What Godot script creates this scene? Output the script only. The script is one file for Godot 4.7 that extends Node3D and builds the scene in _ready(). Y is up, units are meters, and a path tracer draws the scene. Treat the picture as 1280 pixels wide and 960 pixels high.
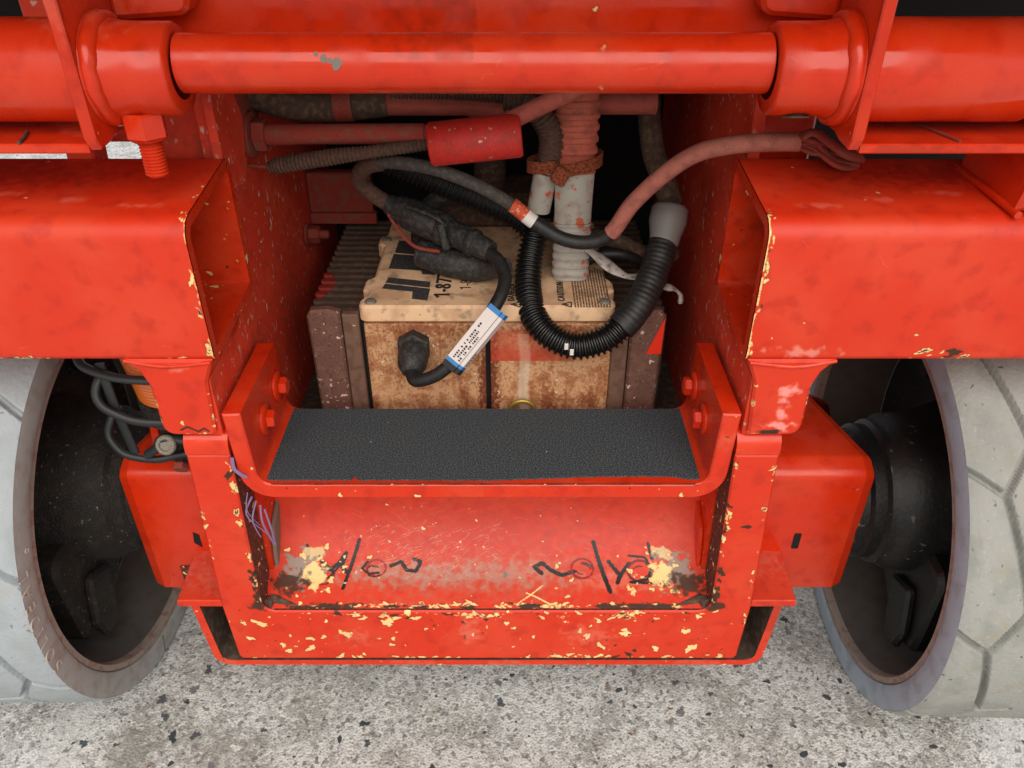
extends Node3D

# ------------------------------------------------------------------ mesh building
class MB:
	var st: SurfaceTool
	func _init():
		st = SurfaceTool.new()
		st.begin(Mesh.PRIMITIVE_TRIANGLES)
	func v(p: Vector3, n: Vector3, uv: Vector2):
		st.set_normal(n); st.set_uv(uv); st.add_vertex(p)
	func tri(a: Vector3, b: Vector3, c: Vector3, na: Vector3, nb: Vector3, nc: Vector3, ua := Vector2.ZERO, ub := Vector2.ZERO, uc := Vector2.ZERO):
		var g := (b - a).cross(c - a)
		if g.length_squared() < 1e-18: return
		if g.dot(na + nb + nc) > 0.0:
			v(a, na, ua); v(c, nc, uc); v(b, nb, ub)
		else:
			v(a, na, ua); v(b, nb, ub); v(c, nc, uc)
	func quad4(a: Vector3, b: Vector3, c: Vector3, d: Vector3, na: Vector3, nb: Vector3, nc: Vector3, nd: Vector3, ua := Vector2.ZERO, ub := Vector2.ZERO, uc := Vector2.ZERO, ud := Vector2.ZERO):
		tri(a, b, c, na, nb, nc, ua, ub, uc)
		tri(a, c, d, na, nc, nd, ua, uc, ud)
	func quad(a: Vector3, b: Vector3, c: Vector3, d: Vector3, hint: Vector3, ua := Vector2.ZERO, ub := Vector2.ZERO, uc := Vector2.ZERO, ud := Vector2.ZERO):
		var n := (b - a).cross(c - a)
		if n.length_squared() < 1e-18: n = (c - a).cross(d - a)
		n = n.normalized()
		if n.dot(hint) < 0.0: n = -n
		quad4(a, b, c, d, n, n, n, n, ua, ub, uc, ud)
	func done(into = null) -> ArrayMesh:
		if into: return st.commit(into)
		return st.commit()

# Maps a point of a flat outline and a distance along the third axis to space.
func xy(p: Vector2, d: float) -> Vector3: return Vector3(p.x, p.y, d)      # outline seen from the front, thickness along z
func zy(p: Vector2, d: float) -> Vector3: return Vector3(d, p.y, p.x)      # outline seen from the side, length along x
func xz(p: Vector2, d: float) -> Vector3: return Vector3(p.x, d, p.y)      # outline seen from above, thickness along y

func area(poly: PackedVector2Array) -> float:
	var s := 0.0
	for i in poly.size():
		s += poly[i].cross(poly[(i + 1) % poly.size()])
	return s

func inset(poly: PackedVector2Array, by: float) -> PackedVector2Array:
	var sg: float = signf(area(poly))
	var out := PackedVector2Array()
	var n := poly.size()
	for i in n:
		var e0 := (poly[i] - poly[(i + n - 1) % n]).normalized()
		var e1 := (poly[(i + 1) % n] - poly[i]).normalized()
		var n0 := Vector2(e0.y, -e0.x) * sg
		var n1 := Vector2(e1.y, -e1.x) * sg
		var m := (n0 + n1) / maxf(1.0 + n0.dot(n1), 0.3)
		out.append(poly[i] - m * by)
	return out

func dir3(to3: Callable, n: Vector2) -> Vector3:
	return ((to3.call(n, 0.0) as Vector3) - (to3.call(Vector2.ZERO, 0.0) as Vector3)).normalized()

# Walls of an extruded outline. Corners softer than 50 degrees are shaded smooth. uv: (along the depth, along the outline)
func walls(m: MB, poly: PackedVector2Array, to3: Callable, d0: float, d1: float, flip := 1.0, closed := true):
	var sg: float = signf(area(poly)) * flip
	var n := poly.size()
	var cnt := n if closed else n - 1
	var nrm := []
	for i in n:
		var e := (poly[(i + 1) % n] - poly[i]).normalized()
		nrm.append(Vector2(e.y, -e.x) * sg)
	var s := 0.0
	for i in cnt:
		var j := (i + 1) % n
		var nb: Vector2 = nrm[i]
		var na := nb
		var nc := nb
		var pv: Vector2 = nrm[(i + n - 1) % n]
		var nx: Vector2 = nrm[j]
		if pv.dot(nb) > 0.64 and (closed or i > 0): na = (pv + nb).normalized()
		if nx.dot(nb) > 0.64 and (closed or i < cnt - 1): nc = (nx + nb).normalized()
		var l := poly[i].distance_to(poly[j])
		var A := dir3(to3, na)
		var B := dir3(to3, nc)
		m.quad4(to3.call(poly[i], d0), to3.call(poly[j], d0), to3.call(poly[j], d1), to3.call(poly[i], d1), A, B, B, A, Vector2(d0, s), Vector2(d0, s + l), Vector2(d1, s + l), Vector2(d1, s))
		s += l

func cap(m: MB, poly: PackedVector2Array, to3: Callable, d: float, hint: Vector3):
	var t := Geometry2D.triangulate_polygon(poly)
	for k in range(0, t.size(), 3):
		var a := poly[t[k]]
		var b := poly[t[k + 1]]
		var c := poly[t[k + 2]]
		m.tri(to3.call(a, d), to3.call(b, d), to3.call(c, d), hint, hint, hint, a, b, c)

# A plate: an outline with a thickness and chamfered rims. caps / rims into separate builders when given.
func plate(m: MB, poly: PackedVector2Array, to3: Callable, d0: float, d1: float, bev := 0.0015, m2 = null):
	if d1 < d0:
		var k := d0
		d0 = d1
		d1 = k
	var side: MB = m2 if m2 else m
	var ax: Vector3 = ((to3.call(Vector2.ZERO, 1.0) as Vector3) - (to3.call(Vector2.ZERO, 0.0) as Vector3)).normalized()
	var ins := inset(poly, bev) if bev > 0.0 else poly
	cap(m, ins, to3, d1, ax)
	cap(m, ins, to3, d0, -ax)
	walls(side, poly, to3, d0 + bev, d1 - bev)
	if bev > 0.0:
		var n := poly.size()
		var sg: float = signf(area(poly))
		for i in n:
			var j := (i + 1) % n
			var e := (poly[j] - poly[i]).normalized()
			var o := dir3(to3, Vector2(e.y, -e.x) * sg)
			m.quad(to3.call(poly[i], d1 - bev), to3.call(poly[j], d1 - bev), to3.call(ins[j], d1), to3.call(ins[i], d1), o + ax, poly[i], poly[j], ins[j], ins[i])
			m.quad(to3.call(poly[i], d0 + bev), to3.call(poly[j], d0 + bev), to3.call(ins[j], d0), to3.call(ins[i], d0), o - ax, poly[i], poly[j], ins[j], ins[i])

func rect(x0: float, y0: float, x1: float, y1: float, r := 0.0, n := 5) -> PackedVector2Array:
	if r <= 0.0: return PackedVector2Array([Vector2(x0, y0), Vector2(x1, y0), Vector2(x1, y1), Vector2(x0, y1)])
	return rounded(PackedVector2Array([Vector2(x0, y0), Vector2(x1, y0), Vector2(x1, y1), Vector2(x0, y1)]), r, n)

# Rounds every corner of an outline by r (or by the entry of an array).
func rounded(poly: PackedVector2Array, r, n := 5) -> PackedVector2Array:
	var out := PackedVector2Array()
	var c := poly.size()
	for i in c:
		var rr: float = r[i] if r is Array else r
		var p := poly[i]
		if rr <= 0.0:
			out.append(p)
			continue
		var a := (poly[(i + c - 1) % c] - p).normalized()
		var b := (poly[(i + 1) % c] - p).normalized()
		var half: float = absf(a.angle_to(b)) / 2.0
		var t: float = rr / tan(half)
		var mid := p + (a + b).normalized() * (rr / sin(half))
		var a0 := (p + a * t - mid).angle()
		var a1 := (p + b * t - mid).angle()
		var da := wrapf(a1 - a0, -PI, PI)
		for k in n + 1:
			out.append(mid + Vector2.from_angle(a0 + da * k / n) * rr)
	return out

# Bent sheet: an open path with rounded bends given a thickness (to its left).
func sheet_outline(path: PackedVector2Array, bends: Array, t: float, n := 6) -> PackedVector2Array:
	var a := open_round(path, bends, n)
	var b := PackedVector2Array()
	for i in a.size():
		var e0 := (a[i] - a[maxi(i - 1, 0)]).normalized() if i > 0 else (a[1] - a[0]).normalized()
		var e1 := (a[mini(i + 1, a.size() - 1)] - a[i]).normalized() if i < a.size() - 1 else e0
		var n0 := Vector2(-e0.y, e0.x)
		var n1 := Vector2(-e1.y, e1.x)
		b.append(a[i] + (n0 + n1) / (1.0 + n0.dot(n1)) * t)
	b.reverse()
	a.append_array(b)
	return a

func open_round(path: PackedVector2Array, bends: Array, n := 6) -> PackedVector2Array:
	var out := PackedVector2Array()
	for i in path.size():
		if i == 0 or i == path.size() - 1 or bends[i] <= 0.0:
			out.append(path[i])
			continue
		var one := rounded(PackedVector2Array([path[i - 1], path[i], path[i + 1]]), [0.0, bends[i], 0.0], n)
		for k in range(1, one.size() - 1): out.append(one[k])
	return out

func basis_of(axis: Vector3) -> Array:
	var a := axis.normalized()
	var u := a.cross(Vector3.UP if absf(a.y) < 0.9 else Vector3.BACK).normalized()
	return [a, u, a.cross(u).normalized()]

# Turned shape: profile of (along the axis, radius).
func lathe(m: MB, prof: Array, at: Vector3, axis: Vector3, n := 40, a0 := 0.0, a1 := TAU, uvr := 0.1):
	var bs := basis_of(axis)
	var segs := []
	for i in prof.size() - 1:
		var e: Vector2 = prof[i + 1] - prof[i]
		segs.append(Vector2(e.y, -e.x).normalized() * -1.0)   # (along, out)
	var s := 0.0
	for i in prof.size() - 1:
		var p: Vector2 = prof[i]
		var q: Vector2 = prof[i + 1]
		if p.distance_to(q) < 1e-7: continue
		var ns: Vector2 = segs[i]
		var na := ns
		var nb := ns
		if i > 0 and segs[i - 1].dot(ns) > 0.7: na = (ns + segs[i - 1]).normalized()
		if i < segs.size() - 1 and segs[i + 1].dot(ns) > 0.7: nb = (ns + segs[i + 1]).normalized()
		var l := p.distance_to(q)
		for k in n:
			var t0 := a0 + (a1 - a0) * k / n
			var t1 := a0 + (a1 - a0) * (k + 1) / n
			var r0: Vector3 = bs[1] * cos(t0) + bs[2] * sin(t0)
			var r1: Vector3 = bs[1] * cos(t1) + bs[2] * sin(t1)
			m.quad4(at + bs[0] * p.x + r0 * p.y, at + bs[0] * p.x + r1 * p.y, at + bs[0] * q.x + r1 * q.y, at + bs[0] * q.x + r0 * q.y,
				bs[0] * na.x + r0 * na.y, bs[0] * na.x + r1 * na.y, bs[0] * nb.x + r1 * nb.y, bs[0] * nb.x + r0 * nb.y,
				Vector2(t0 * uvr, s), Vector2(t1 * uvr, s), Vector2(t1 * uvr, s + l), Vector2(t0 * uvr, s + l))
		s += l

func smooth_path(pts: Array, step := 0.004) -> PackedVector3Array:
	var c := Curve3D.new()
	c.bake_interval = step
	for i in pts.size():
		var a: Vector3 = pts[maxi(i - 1, 0)]
		var b: Vector3 = pts[mini(i + 1, pts.size() - 1)]
		var t := (b - a) / 6.0
		c.add_point(pts[i], -t, t)
	return c.get_baked_points()

# Sweeps a round (or, with flat, an elliptic) section along a path; radius may be a Callable of the length so far.
func tube(m: MB, pts: Array, radius, sides := 12, step := 0.004, smooth := true, flat := 1.0, up := Vector3.ZERO, ends := true):
	var p: PackedVector3Array = smooth_path(pts, step) if smooth else PackedVector3Array(pts)
	var n := p.size()
	var u := Vector3.ZERO
	var rings := []
	var norms := []
	var len_ := 0.0
	var lens := []
	for i in n:
		if i: len_ += p[i].distance_to(p[i - 1])
		lens.append(len_)
	for i in n:
		var t := (p[mini(i + 1, n - 1)] - p[maxi(i - 1, 0)]).normalized()
		if up != Vector3.ZERO: u = t.cross(up).normalized()
		elif i == 0: u = basis_of(t)[1]
		else: u = (u - t * u.dot(t)).normalized()
		var w := t.cross(u)
		var r: float = radius.call(lens[i]) if radius is Callable else radius
		var slope := 0.0
		if radius is Callable: slope = -(radius.call(lens[i] + 0.0004) - radius.call(lens[i] - 0.0004)) / 0.0008
		var ring := PackedVector3Array()
		var nn := PackedVector3Array()
		for k in sides + 1:
			var a := TAU * k / sides
			ring.append(p[i] + u * cos(a) * r + w * sin(a) * r * flat)
			nn.append((u * cos(a) * flat + w * sin(a) + t * slope * flat).normalized())
		rings.append(ring)
		norms.append(nn)
	for i in n - 1:
		for k in sides:
			m.quad4(rings[i][k], rings[i][k + 1], rings[i + 1][k + 1], rings[i + 1][k], norms[i][k], norms[i][k + 1], norms[i + 1][k + 1], norms[i + 1][k],
				Vector2(k * 0.004, lens[i]), Vector2(k * 0.004 + 0.004, lens[i]), Vector2(k * 0.004 + 0.004, lens[i + 1]), Vector2(k * 0.004, lens[i + 1]))
	if ends:
		for e in [0, n - 1]:
			var h := (p[0] - p[1]).normalized() if e == 0 else (p[n - 1] - p[n - 2]).normalized()
			for k in sides:
				m.tri(p[e], rings[e][k], rings[e][k + 1], h, h, h)

func box(m: MB, lo: Vector3, hi: Vector3, bev := 0.002):
	plate(m, rect(lo.x, lo.y, hi.x, hi.y), xy, lo.z, hi.z, bev)

func hexagon(r: float, turn := 0.0) -> PackedVector2Array:
	var o := PackedVector2Array()
	for k in 6: o.append(Vector2.from_angle(turn + TAU * k / 6) * r)
	return o

# Hexagon head with chamfer and washer, standing on a surface.
func hex_head(m: MB, at: Vector3, axis: Vector3, r: float, h: float, washer := 0.0, turn := 0.0):
	var bs := basis_of(axis)
	var to3 := func(p: Vector2, d: float) -> Vector3: return bs[1] * p.x + bs[2] * p.y + bs[0] * d
	var sh := MB.new()
	var z0 := 0.0
	if washer > 0.0:
		lathe(m, [Vector2(0.0, washer), Vector2(0.0022, washer), Vector2(0.003, washer - 0.001), Vector2(0.003, 0.0)], at, axis, 28)
		z0 = 0.003
	var hx := hexagon(r, turn)
	var to := func(p: Vector2, d: float) -> Vector3: return at + bs[1] * p.x + bs[2] * p.y + bs[0] * d
	plate(m, hx, to, z0, z0 + h, minf(0.0016, h * 0.2))

# ------------------------------------------------------------------ objects
var taken := {}
func numbered(called: String) -> String:
	var k: int = taken.get(called, 0)
	taken[called] = k + 1
	return called if k == 0 else "%s_%03d" % [called, k]

func tag(o: Node3D, label: String, category := "", group := "", kind := ""):
	if label: o.set_meta("label", label)
	if category: o.set_meta("category", category)
	if group: o.set_meta("group", group)
	if kind: o.set_meta("kind", kind)

func thing(called: String, label: String, category: String, group := "") -> Node3D:
	var o := Node3D.new()
	o.name = numbered(called)
	add_child(o, true)
	tag(o, label, category, group)
	return o

func part(called: String, m, mats, parent: Node3D = self, label := "") -> MeshInstance3D:
	var o := MeshInstance3D.new()
	var mesh: ArrayMesh
	if m is MB: mesh = m.done()
	elif m is Array:
		mesh = ArrayMesh.new()
		for x in m: x.done(mesh)
	else: mesh = m
	var ms: Array = mats if mats is Array else [mats]
	for i in ms.size(): mesh.surface_set_material(i, ms[i])
	o.mesh = mesh
	o.name = numbered(called) if parent == self else called
	parent.add_child(o, true)
	if label: o.set_meta("label", label)
	return o

# ------------------------------------------------------------------ textures
var noise_seen := {}
func noise(size: int, waves: float, sd: int, oct := 4, kind := FastNoiseLite.TYPE_SIMPLEX_SMOOTH, ret := FastNoiseLite.RETURN_DISTANCE) -> PackedByteArray:
	var key := [size, waves, sd, oct, kind, ret]
	if not noise_seen.has(key):
		var f := FastNoiseLite.new()
		f.noise_type = kind
		f.seed = sd
		f.frequency = waves / size
		f.fractal_octaves = oct
		f.fractal_type = FastNoiseLite.FRACTAL_FBM if oct > 1 else FastNoiseLite.FRACTAL_NONE
		f.cellular_return_type = ret
		noise_seen[key] = f.get_seamless_image(size, size, false, false, 0.1, true).get_data()
	return noise_seen[key]

# A picture of one colour, other colours laid over it where a noise passes from lo to hi. Layers: [noise, lo, hi, colour, strength]
func layered(size: int, base: Color, layers: Array) -> Image:
	var n := size * size
	var out := PackedByteArray()
	out.resize(n * 3)
	var luts := []
	var nzs := []
	var cols := []
	for L in layers:
		var lut := PackedFloat32Array()
		for k in 256: lut.append(smoothstep(L[1], L[2], k / 255.0) * L[4] if L[1] < L[2] else (1.0 - smoothstep(L[2], L[1], k / 255.0)) * L[4])
		luts.append(lut)
		nzs.append(L[0])
		cols.append(Vector3(L[3].r, L[3].g, L[3].b) * 255.0)
	var plain_ := Vector3(base.r, base.g, base.b) * 255.0
	var acc := PackedVector3Array()
	acc.resize(n)
	acc.fill(plain_)
	for q in layers.size():
		var lut: PackedFloat32Array = luts[q]
		var nz: PackedByteArray = nzs[q]
		var c: Vector3 = cols[q]
		for i in n:
			var t := lut[nz[i]]
			if t > 0.0: acc[i] = acc[i].lerp(c, t)
	var j := 0
	for v in acc:
		out[j] = int(v.x)
		out[j + 1] = int(v.y)
		out[j + 2] = int(v.z)
		j += 3
	return Image.create_from_data(size, size, false, Image.FORMAT_RGB8, out)

func grey(size: int, nz: PackedByteArray) -> ImageTexture:
	return ImageTexture.create_from_image(Image.create_from_data(size, size, false, Image.FORMAT_L8, nz))

func tex(im: Image) -> ImageTexture: return ImageTexture.create_from_image(im)

func put(im: Image, x: int, y: int, c: Color, a: float):
	if x < 0 or y < 0 or x >= im.get_width() or y >= im.get_height(): return
	im.set_pixel(x, y, im.get_pixel(x, y).lerp(c, a))

var rng := RandomNumberGenerator.new()
const CREAM := Color(0.90, 0.80, 0.53)
const RUST := Color(0.24, 0.14, 0.09)
const DUST := Color(0.62, 0.57, 0.53)
const PINK := Color(0.86, 0.55, 0.52)

# A flake of lost paint with a ragged outline.
func chip(im: Image, x: float, y: float, r: float, c := CREAM, long := 1.0, turn := 0.0, core := false):
	var ph := [rng.randf() * TAU, rng.randf() * TAU, rng.randf() * TAU]
	var R := int(r * maxf(long, 1.0) * 1.5) + 2
	var tint := c.lerp(Color(0.93, 0.87, 0.68), rng.randf() * 0.35).lerp(Color(0.7, 0.55, 0.3), rng.randf() * 0.25) if c == CREAM else c
	for j in range(-R, R + 1):
		for i in range(-R, R + 1):
			var q := Vector2(i, j).rotated(-turn)
			q.x /= long
			var a := q.angle()
			var e := r * (1.0 + 0.28 * sin(2 * a + ph[0]) + 0.22 * sin(3 * a + ph[1]) + 0.16 * sin(7 * a + ph[2]))
			var d := q.length() - e
			if d < 0.6:
				put(im, int(x) + i, int(y) + j, tint, clampf(0.6 - d, 0.0, 1.0))
				if core and d < -r * 0.45: put(im, int(x) + i, int(y) + j, RUST, 0.85)
			elif d < 1.6 and r > 2.0 and c == CREAM:
				put(im, int(x) + i, int(y) + j, Color(0.45, 0.07, 0.03), 0.35)

# Flakes strewn along a line (pixels), gathered in runs.
func edge_chips(im: Image, a: Vector2, b: Vector2, count: int, spread: float, rmin: float, rmax: float, bias := 1.6):
	var t := (b - a).normalized()
	var nrm := Vector2(-t.y, t.x)
	var at := rng.randf()
	for k in count:
		if rng.randf() < 0.3: at = rng.randf()
		var s := fposmod(at + rng.randfn(0.0, 0.03), 1.0)
		var p := a.lerp(b, s) + nrm * spread * pow(rng.randf(), 2.0)
		chip(im, p.x, p.y, rmin + (rmax - rmin) * pow(rng.randf(), 2.2), CREAM if rng.randf() < 0.86 else RUST, rng.randf_range(1.0, bias), t.angle() + rng.randfn(0.0, 0.4), rng.randf() < 0.12)

func strewn(im: Image, r: Rect2, count: int, rmin: float, rmax: float, c := CREAM, long := 1.5):
	for k in count:
		chip(im, r.position.x + rng.randf() * r.size.x, r.position.y + rng.randf() * r.size.y, rmin + (rmax - rmin) * pow(rng.randf(), 3.0), c, rng.randf_range(1.0, long), rng.randf() * PI)

# A worn or dusty patch with a feathered, noisy border.
func patch(im: Image, x: float, y: float, rx: float, ry: float, c: Color, a: float, seed_ := 1, hard := 0.5):
	var f := FastNoiseLite.new()
	f.seed = seed_
	f.frequency = 0.045
	for j in range(int(y - ry * 1.4), int(y + ry * 1.4) + 1):
		for i in range(int(x - rx * 1.4), int(x + rx * 1.4) + 1):
			var d := Vector2((i - x) / rx, (j - y) / ry).length()
			var t := smoothstep(1.0, 1.0 - hard, d + f.get_noise_2d(i, j) * 0.9)
			if t > 0.0: put(im, i, j, c, t * a)

func stroke(im: Image, pts: Array, w: float, c: Color, a := 0.9, ragged := 0.25):
	for k in pts.size() - 1:
		var p: Vector2 = pts[k]
		var q: Vector2 = pts[k + 1]
		var n := int(p.distance_to(q)) + 1
		for s in n:
			var o := p.lerp(q, float(s) / n)
			if rng.randf() < ragged * 0.4: continue
			var ww := w * rng.randf_range(1.0 - ragged, 1.0)
			for j in range(-int(ww) - 1, int(ww) + 2):
				for i in range(-int(ww) - 1, int(ww) + 2):
					var d := Vector2(i, j).length()
					if d <= ww: put(im, int(o.x) + i, int(o.y) + j, c, a * clampf(ww - d + 0.4, 0.0, 1.0))

func scratches(im: Image, r: Rect2, count: int, len_: float, c: Color, a: float, turn := 0.0, fan := PI):
	for k in count:
		var p := r.position + Vector2(rng.randf(), rng.randf()) * r.size
		var d := Vector2.from_angle(turn + rng.randfn(0.0, 1.0) * fan * 0.3) * len_ * rng.randf_range(0.2, 1.0)
		var bend := Vector2(rng.randfn(0.0, 0.08), rng.randfn(0.0, 0.08)) * len_
		stroke(im, [p, p + d * 0.5 + bend, p + d], rng.randf_range(0.5, 1.1), c, a * rng.randf_range(0.4, 1.0), 0.5)

var red_master: Image
func red_sheet(w: int, h: int) -> Image:
	var im := Image.create(w, h, false, Image.FORMAT_RGB8)
	var ox := rng.randi_range(0, 900)
	var oy := rng.randi_range(0, 900)
	for j in range(-oy, h, 1024):
		for i in range(-ox, w, 1024):
			im.blit_rect(red_master, Rect2i(0, 0, 1024, 1024), Vector2i(i, j))
	return im

# ------------------------------------------------------------------ materials
var M := {}
func mat(called: String, c: Color, rough: float, metal := 0.0) -> StandardMaterial3D:
	var m := StandardMaterial3D.new()
	m.resource_name = called
	m.albedo_color = c
	m.roughness = rough
	m.metallic = metal
	M[called] = m
	return m

func tri_tex(m: StandardMaterial3D, t: Texture2D, metres: float, bump: Texture2D = null, relief := 0.0, rough: Texture2D = null):
	m.albedo_color = Color.WHITE
	m.albedo_texture = t
	m.uv1_triplanar = true
	m.uv1_triplanar_sharpness = 6.0
	m.uv1_scale = Vector3.ONE / metres
	if bump:
		m.heightmap_enabled = true
		m.heightmap_texture = bump
		m.heightmap_scale = relief
	if rough: m.roughness_texture = rough

# Puts a picture on flat uv in metres: x from x0 over w, y from the top edge y1 down over h.
func flat_tex(m: StandardMaterial3D, im: Image, x0: float, y1: float, w: float, h: float):
	m.albedo_color = Color.WHITE
	m.albedo_texture = tex(im)
	m.uv1_scale = Vector3(1.0 / w, -1.0 / h, 1)
	m.uv1_offset = Vector3(-x0 / w, y1 / h, 0)

const RED := Color(0.785, 0.18, 0.058)

func make_materials():
	rng.seed = 7
	var soft := noise(1024, 5.0, 11, 4)
	var mid := noise(1024, 22.0, 12, 4)
	var fine := noise(1024, 160.0, 13, 2)
	var rough_map := grey(1024, noise(1024, 14.0, 14, 5))
	red_master = layered(1024, RED, [
		[soft, 0.35, 0.85, Color(0.80, 0.245, 0.13), 0.75],
		[mid, 0.5, 0.95, Color(0.66, 0.125, 0.055), 0.5],
		[fine, 0.62, 1.0, Color(0.88, 0.22, 0.12), 0.3]])
	scratches(red_master, Rect2(0, 0, 1024, 1024), 46, 26.0, PINK, 0.4)
	var generic: Image = red_master.duplicate()
	strewn(generic, Rect2(0, 0, 1024, 1024), 26, 0.8, 3.4)
	strewn(generic, Rect2(0, 0, 1024, 1024), 34, 0.6, 1.6, Color(0.36, 0.06, 0.04))
	for k in 7: patch(generic, rng.randf() * 1024, rng.randf() * 1024, 60, 26, PINK, 0.28, k, 0.9)
	for k in 9: patch(generic, rng.randf() * 1024, rng.randf() * 1024, rng.randf_range(40, 110), rng.randf_range(30, 90), Color(0.46, 0.13, 0.08), 0.32, 20 + k, 0.9)
	scratches(generic, Rect2(0, 0, 1024, 1024), 60, 40.0, Color(0.85, 0.45, 0.36), 0.5)
	var m := mat("red paint", Color.WHITE, 0.62)
	tri_tex(m, tex(generic), 0.85, null, 0.0, rough_map)
	coat(m)
	var dusty: Image = red_master.get_region(Rect2i(200, 300, 512, 512))
	for k in 26: patch(dusty, rng.randf() * 512, rng.randf() * 512, 90, 60, Color(0.78, 0.45, 0.42), 0.4, 700 + k, 0.9)
	m = mat("dusty top red", Color.WHITE, 0.75)
	tri_tex(m, tex(dusty), 0.3)
	var chipped: Image = generic.get_region(Rect2i(0, 0, 512, 512))
	strewn(chipped, Rect2(6, 6, 500, 500), 120, 0.8, 5.0)
	strewn(chipped, Rect2(6, 6, 500, 500), 40, 0.8, 2.6, RUST, 2.5)
	m = mat("chipped red paint", Color.WHITE, 0.7)
	tri_tex(m, tex(chipped), 0.36, null, 0.0, rough_map)
	coat(m)
	# dark red inside the bay: splashes of lime and dried water
	var splash: Image = red_master.duplicate()
	splash.adjust_bcs(1.13, 1.0, 0.92)
	for k in 2600:
		var p := Vector2(rng.randf(), rng.randf()) * 1024.0
		var sz := 0.7 + 2.2 * pow(rng.randf(), 3.0)
		chip(splash, p.x, p.y, sz, Color(0.80, 0.46, 0.42).lerp(Color(0.86, 0.78, 0.74), rng.randf()), rng.randf_range(1.0, 1.5) if k % 4 else rng.randf_range(1.5, 4.0), PI / 2 + rng.randfn(0.0, 0.2))
	for k in 9: patch(splash, rng.randf() * 1024, rng.randf() * 1024, 90, 130, Color(0.5, 0.2, 0.16), 0.35, 40 + k, 0.9)
	m = mat("splashed red paint", Color.WHITE, 0.7)
	tri_tex(m, tex(splash), 0.75)
	# dusty red and brown of pipes in the bay
	m = mat("dusty red", Color.WHITE, 0.85)
	tri_tex(m, tex(layered(512, Color(0.52, 0.17, 0.12), [[noise(512, 10.0, 21, 5), 0.4, 0.8, Color(0.44, 0.27, 0.22), 0.7], [noise(512, 120.0, 22, 2), 0.75, 0.9, Color(0.75, 0.6, 0.55), 0.8]])), 0.2)
	m = mat("pale dusty red", Color.WHITE, 0.85)
	tri_tex(m, tex(layered(512, Color(0.63, 0.30, 0.25), [[noise(512, 10.0, 23, 5), 0.4, 0.8, Color(0.52, 0.25, 0.2), 0.7], [noise(512, 120.0, 24, 2), 0.78, 0.9, Color(0.8, 0.66, 0.6), 0.7]])), 0.2)
	m = mat("pink sleeve", Color.WHITE, 0.8)
	tri_tex(m, tex(layered(512, Color(0.64, 0.37, 0.315), [[noise(512, 10.0, 23, 5), 0.4, 0.8, Color(0.53, 0.30, 0.26), 0.7], [noise(512, 120.0, 24, 2), 0.78, 0.9, Color(0.84, 0.7, 0.64), 0.7]])), 0.2)
	m = mat("brown grime", Color.WHITE, 0.9)
	tri_tex(m, tex(layered(512, Color(0.27, 0.2, 0.16), [[noise(512, 14.0, 25, 5), 0.4, 0.8, Color(0.42, 0.32, 0.25), 0.8], [noise(512, 90.0, 26, 2), 0.7, 0.95, Color(0.16, 0.11, 0.09), 0.7]])), 0.15)
	# worn cut edge: rust brown with cream flecks
	var worn := layered(512, Color(0.30, 0.15, 0.09), [[noise(512, 18.0, 27, 5), 0.5, 0.75, Color(0.55, 0.16, 0.08), 0.8], [noise(512, 30.0, 28, 4), 0.55, 0.8, Color(0.15, 0.09, 0.06), 0.7]])
	strewn(worn, Rect2(4, 4, 504, 504), 110, 1.0, 6.0, CREAM, 3.0)
	m = mat("worn rusty edge", Color.WHITE, 0.9)
	tri_tex(m, tex(worn), 0.16, grey(512, noise(512, 30.0, 28, 4)), 0.08)
	# rubber of the tyres
	var spots := noise(1024, 60.0, 31, 3)
	var tread := layered(1024, Color(0.575, 0.58, 0.565), [[noise(1024, 7.0, 32, 5), 0.35, 0.8, Color(0.51, 0.52, 0.50), 0.8], [noise(1024, 9.0, 33, 4), 0.6, 0.9, Color(0.56, 0.54, 0.47), 0.6], [spots, 0.72, 0.95, Color(0.66, 0.67, 0.66), 0.6], [noise(1024, 40.0, 34, 4), 0.16, 0.02, Color(0.28, 0.28, 0.28), 0.7]])
	scratches(tread, Rect2(0, 0, 1024, 1024), 70, 40.0, Color(0.33, 0.33, 0.33), 0.6, 0.0, 0.6)
	strewn(tread, Rect2(0, 0, 1024, 1024), 160, 0.8, 3.0, Color(0.3, 0.3, 0.31), 4.0)
	m = mat("pale grey tread rubber", Color.WHITE, 0.82)
	tri_tex(m, tex(tread), 0.42, grey(1024, noise(1024, 70.0, 35, 4)), 0.045)
	var blue := m.duplicate()
	blue.resource_name = "bluish tread rubber"
	blue.albedo_color = Color.WHITE
	var bim: Image = tread.duplicate()
	bim.adjust_bcs(1.04, 1.0, 0.8)
	var tint := Image.create(1024, 1024, false, Image.FORMAT_RGBA8)
	tint.fill(Color(0.62, 0.69, 0.76, 0.4))
	bim.convert(Image.FORMAT_RGBA8)
	bim.blend_rect(tint, Rect2i(0, 0, 1024, 1024), Vector2i.ZERO)
	blue.albedo_texture = tex(bim)
	M["bluish tread rubber"] = blue
	m = mat("grey sidewall rubber", Color.WHITE, 0.7)
	tri_tex(m, tex(layered(512, Color(0.60, 0.64, 0.69), [[noise(512, 8.0, 36, 5), 0.45, 0.9, Color(0.52, 0.54, 0.56), 0.7], [noise(512, 70.0, 37, 2), 0.75, 0.95, Color(0.5, 0.5, 0.5), 0.6]])), 0.3, grey(512, noise(512, 60.0, 38, 3)), 0.02)
	m = mat("brown sidewall rubber", Color.WHITE, 0.75)
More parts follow.
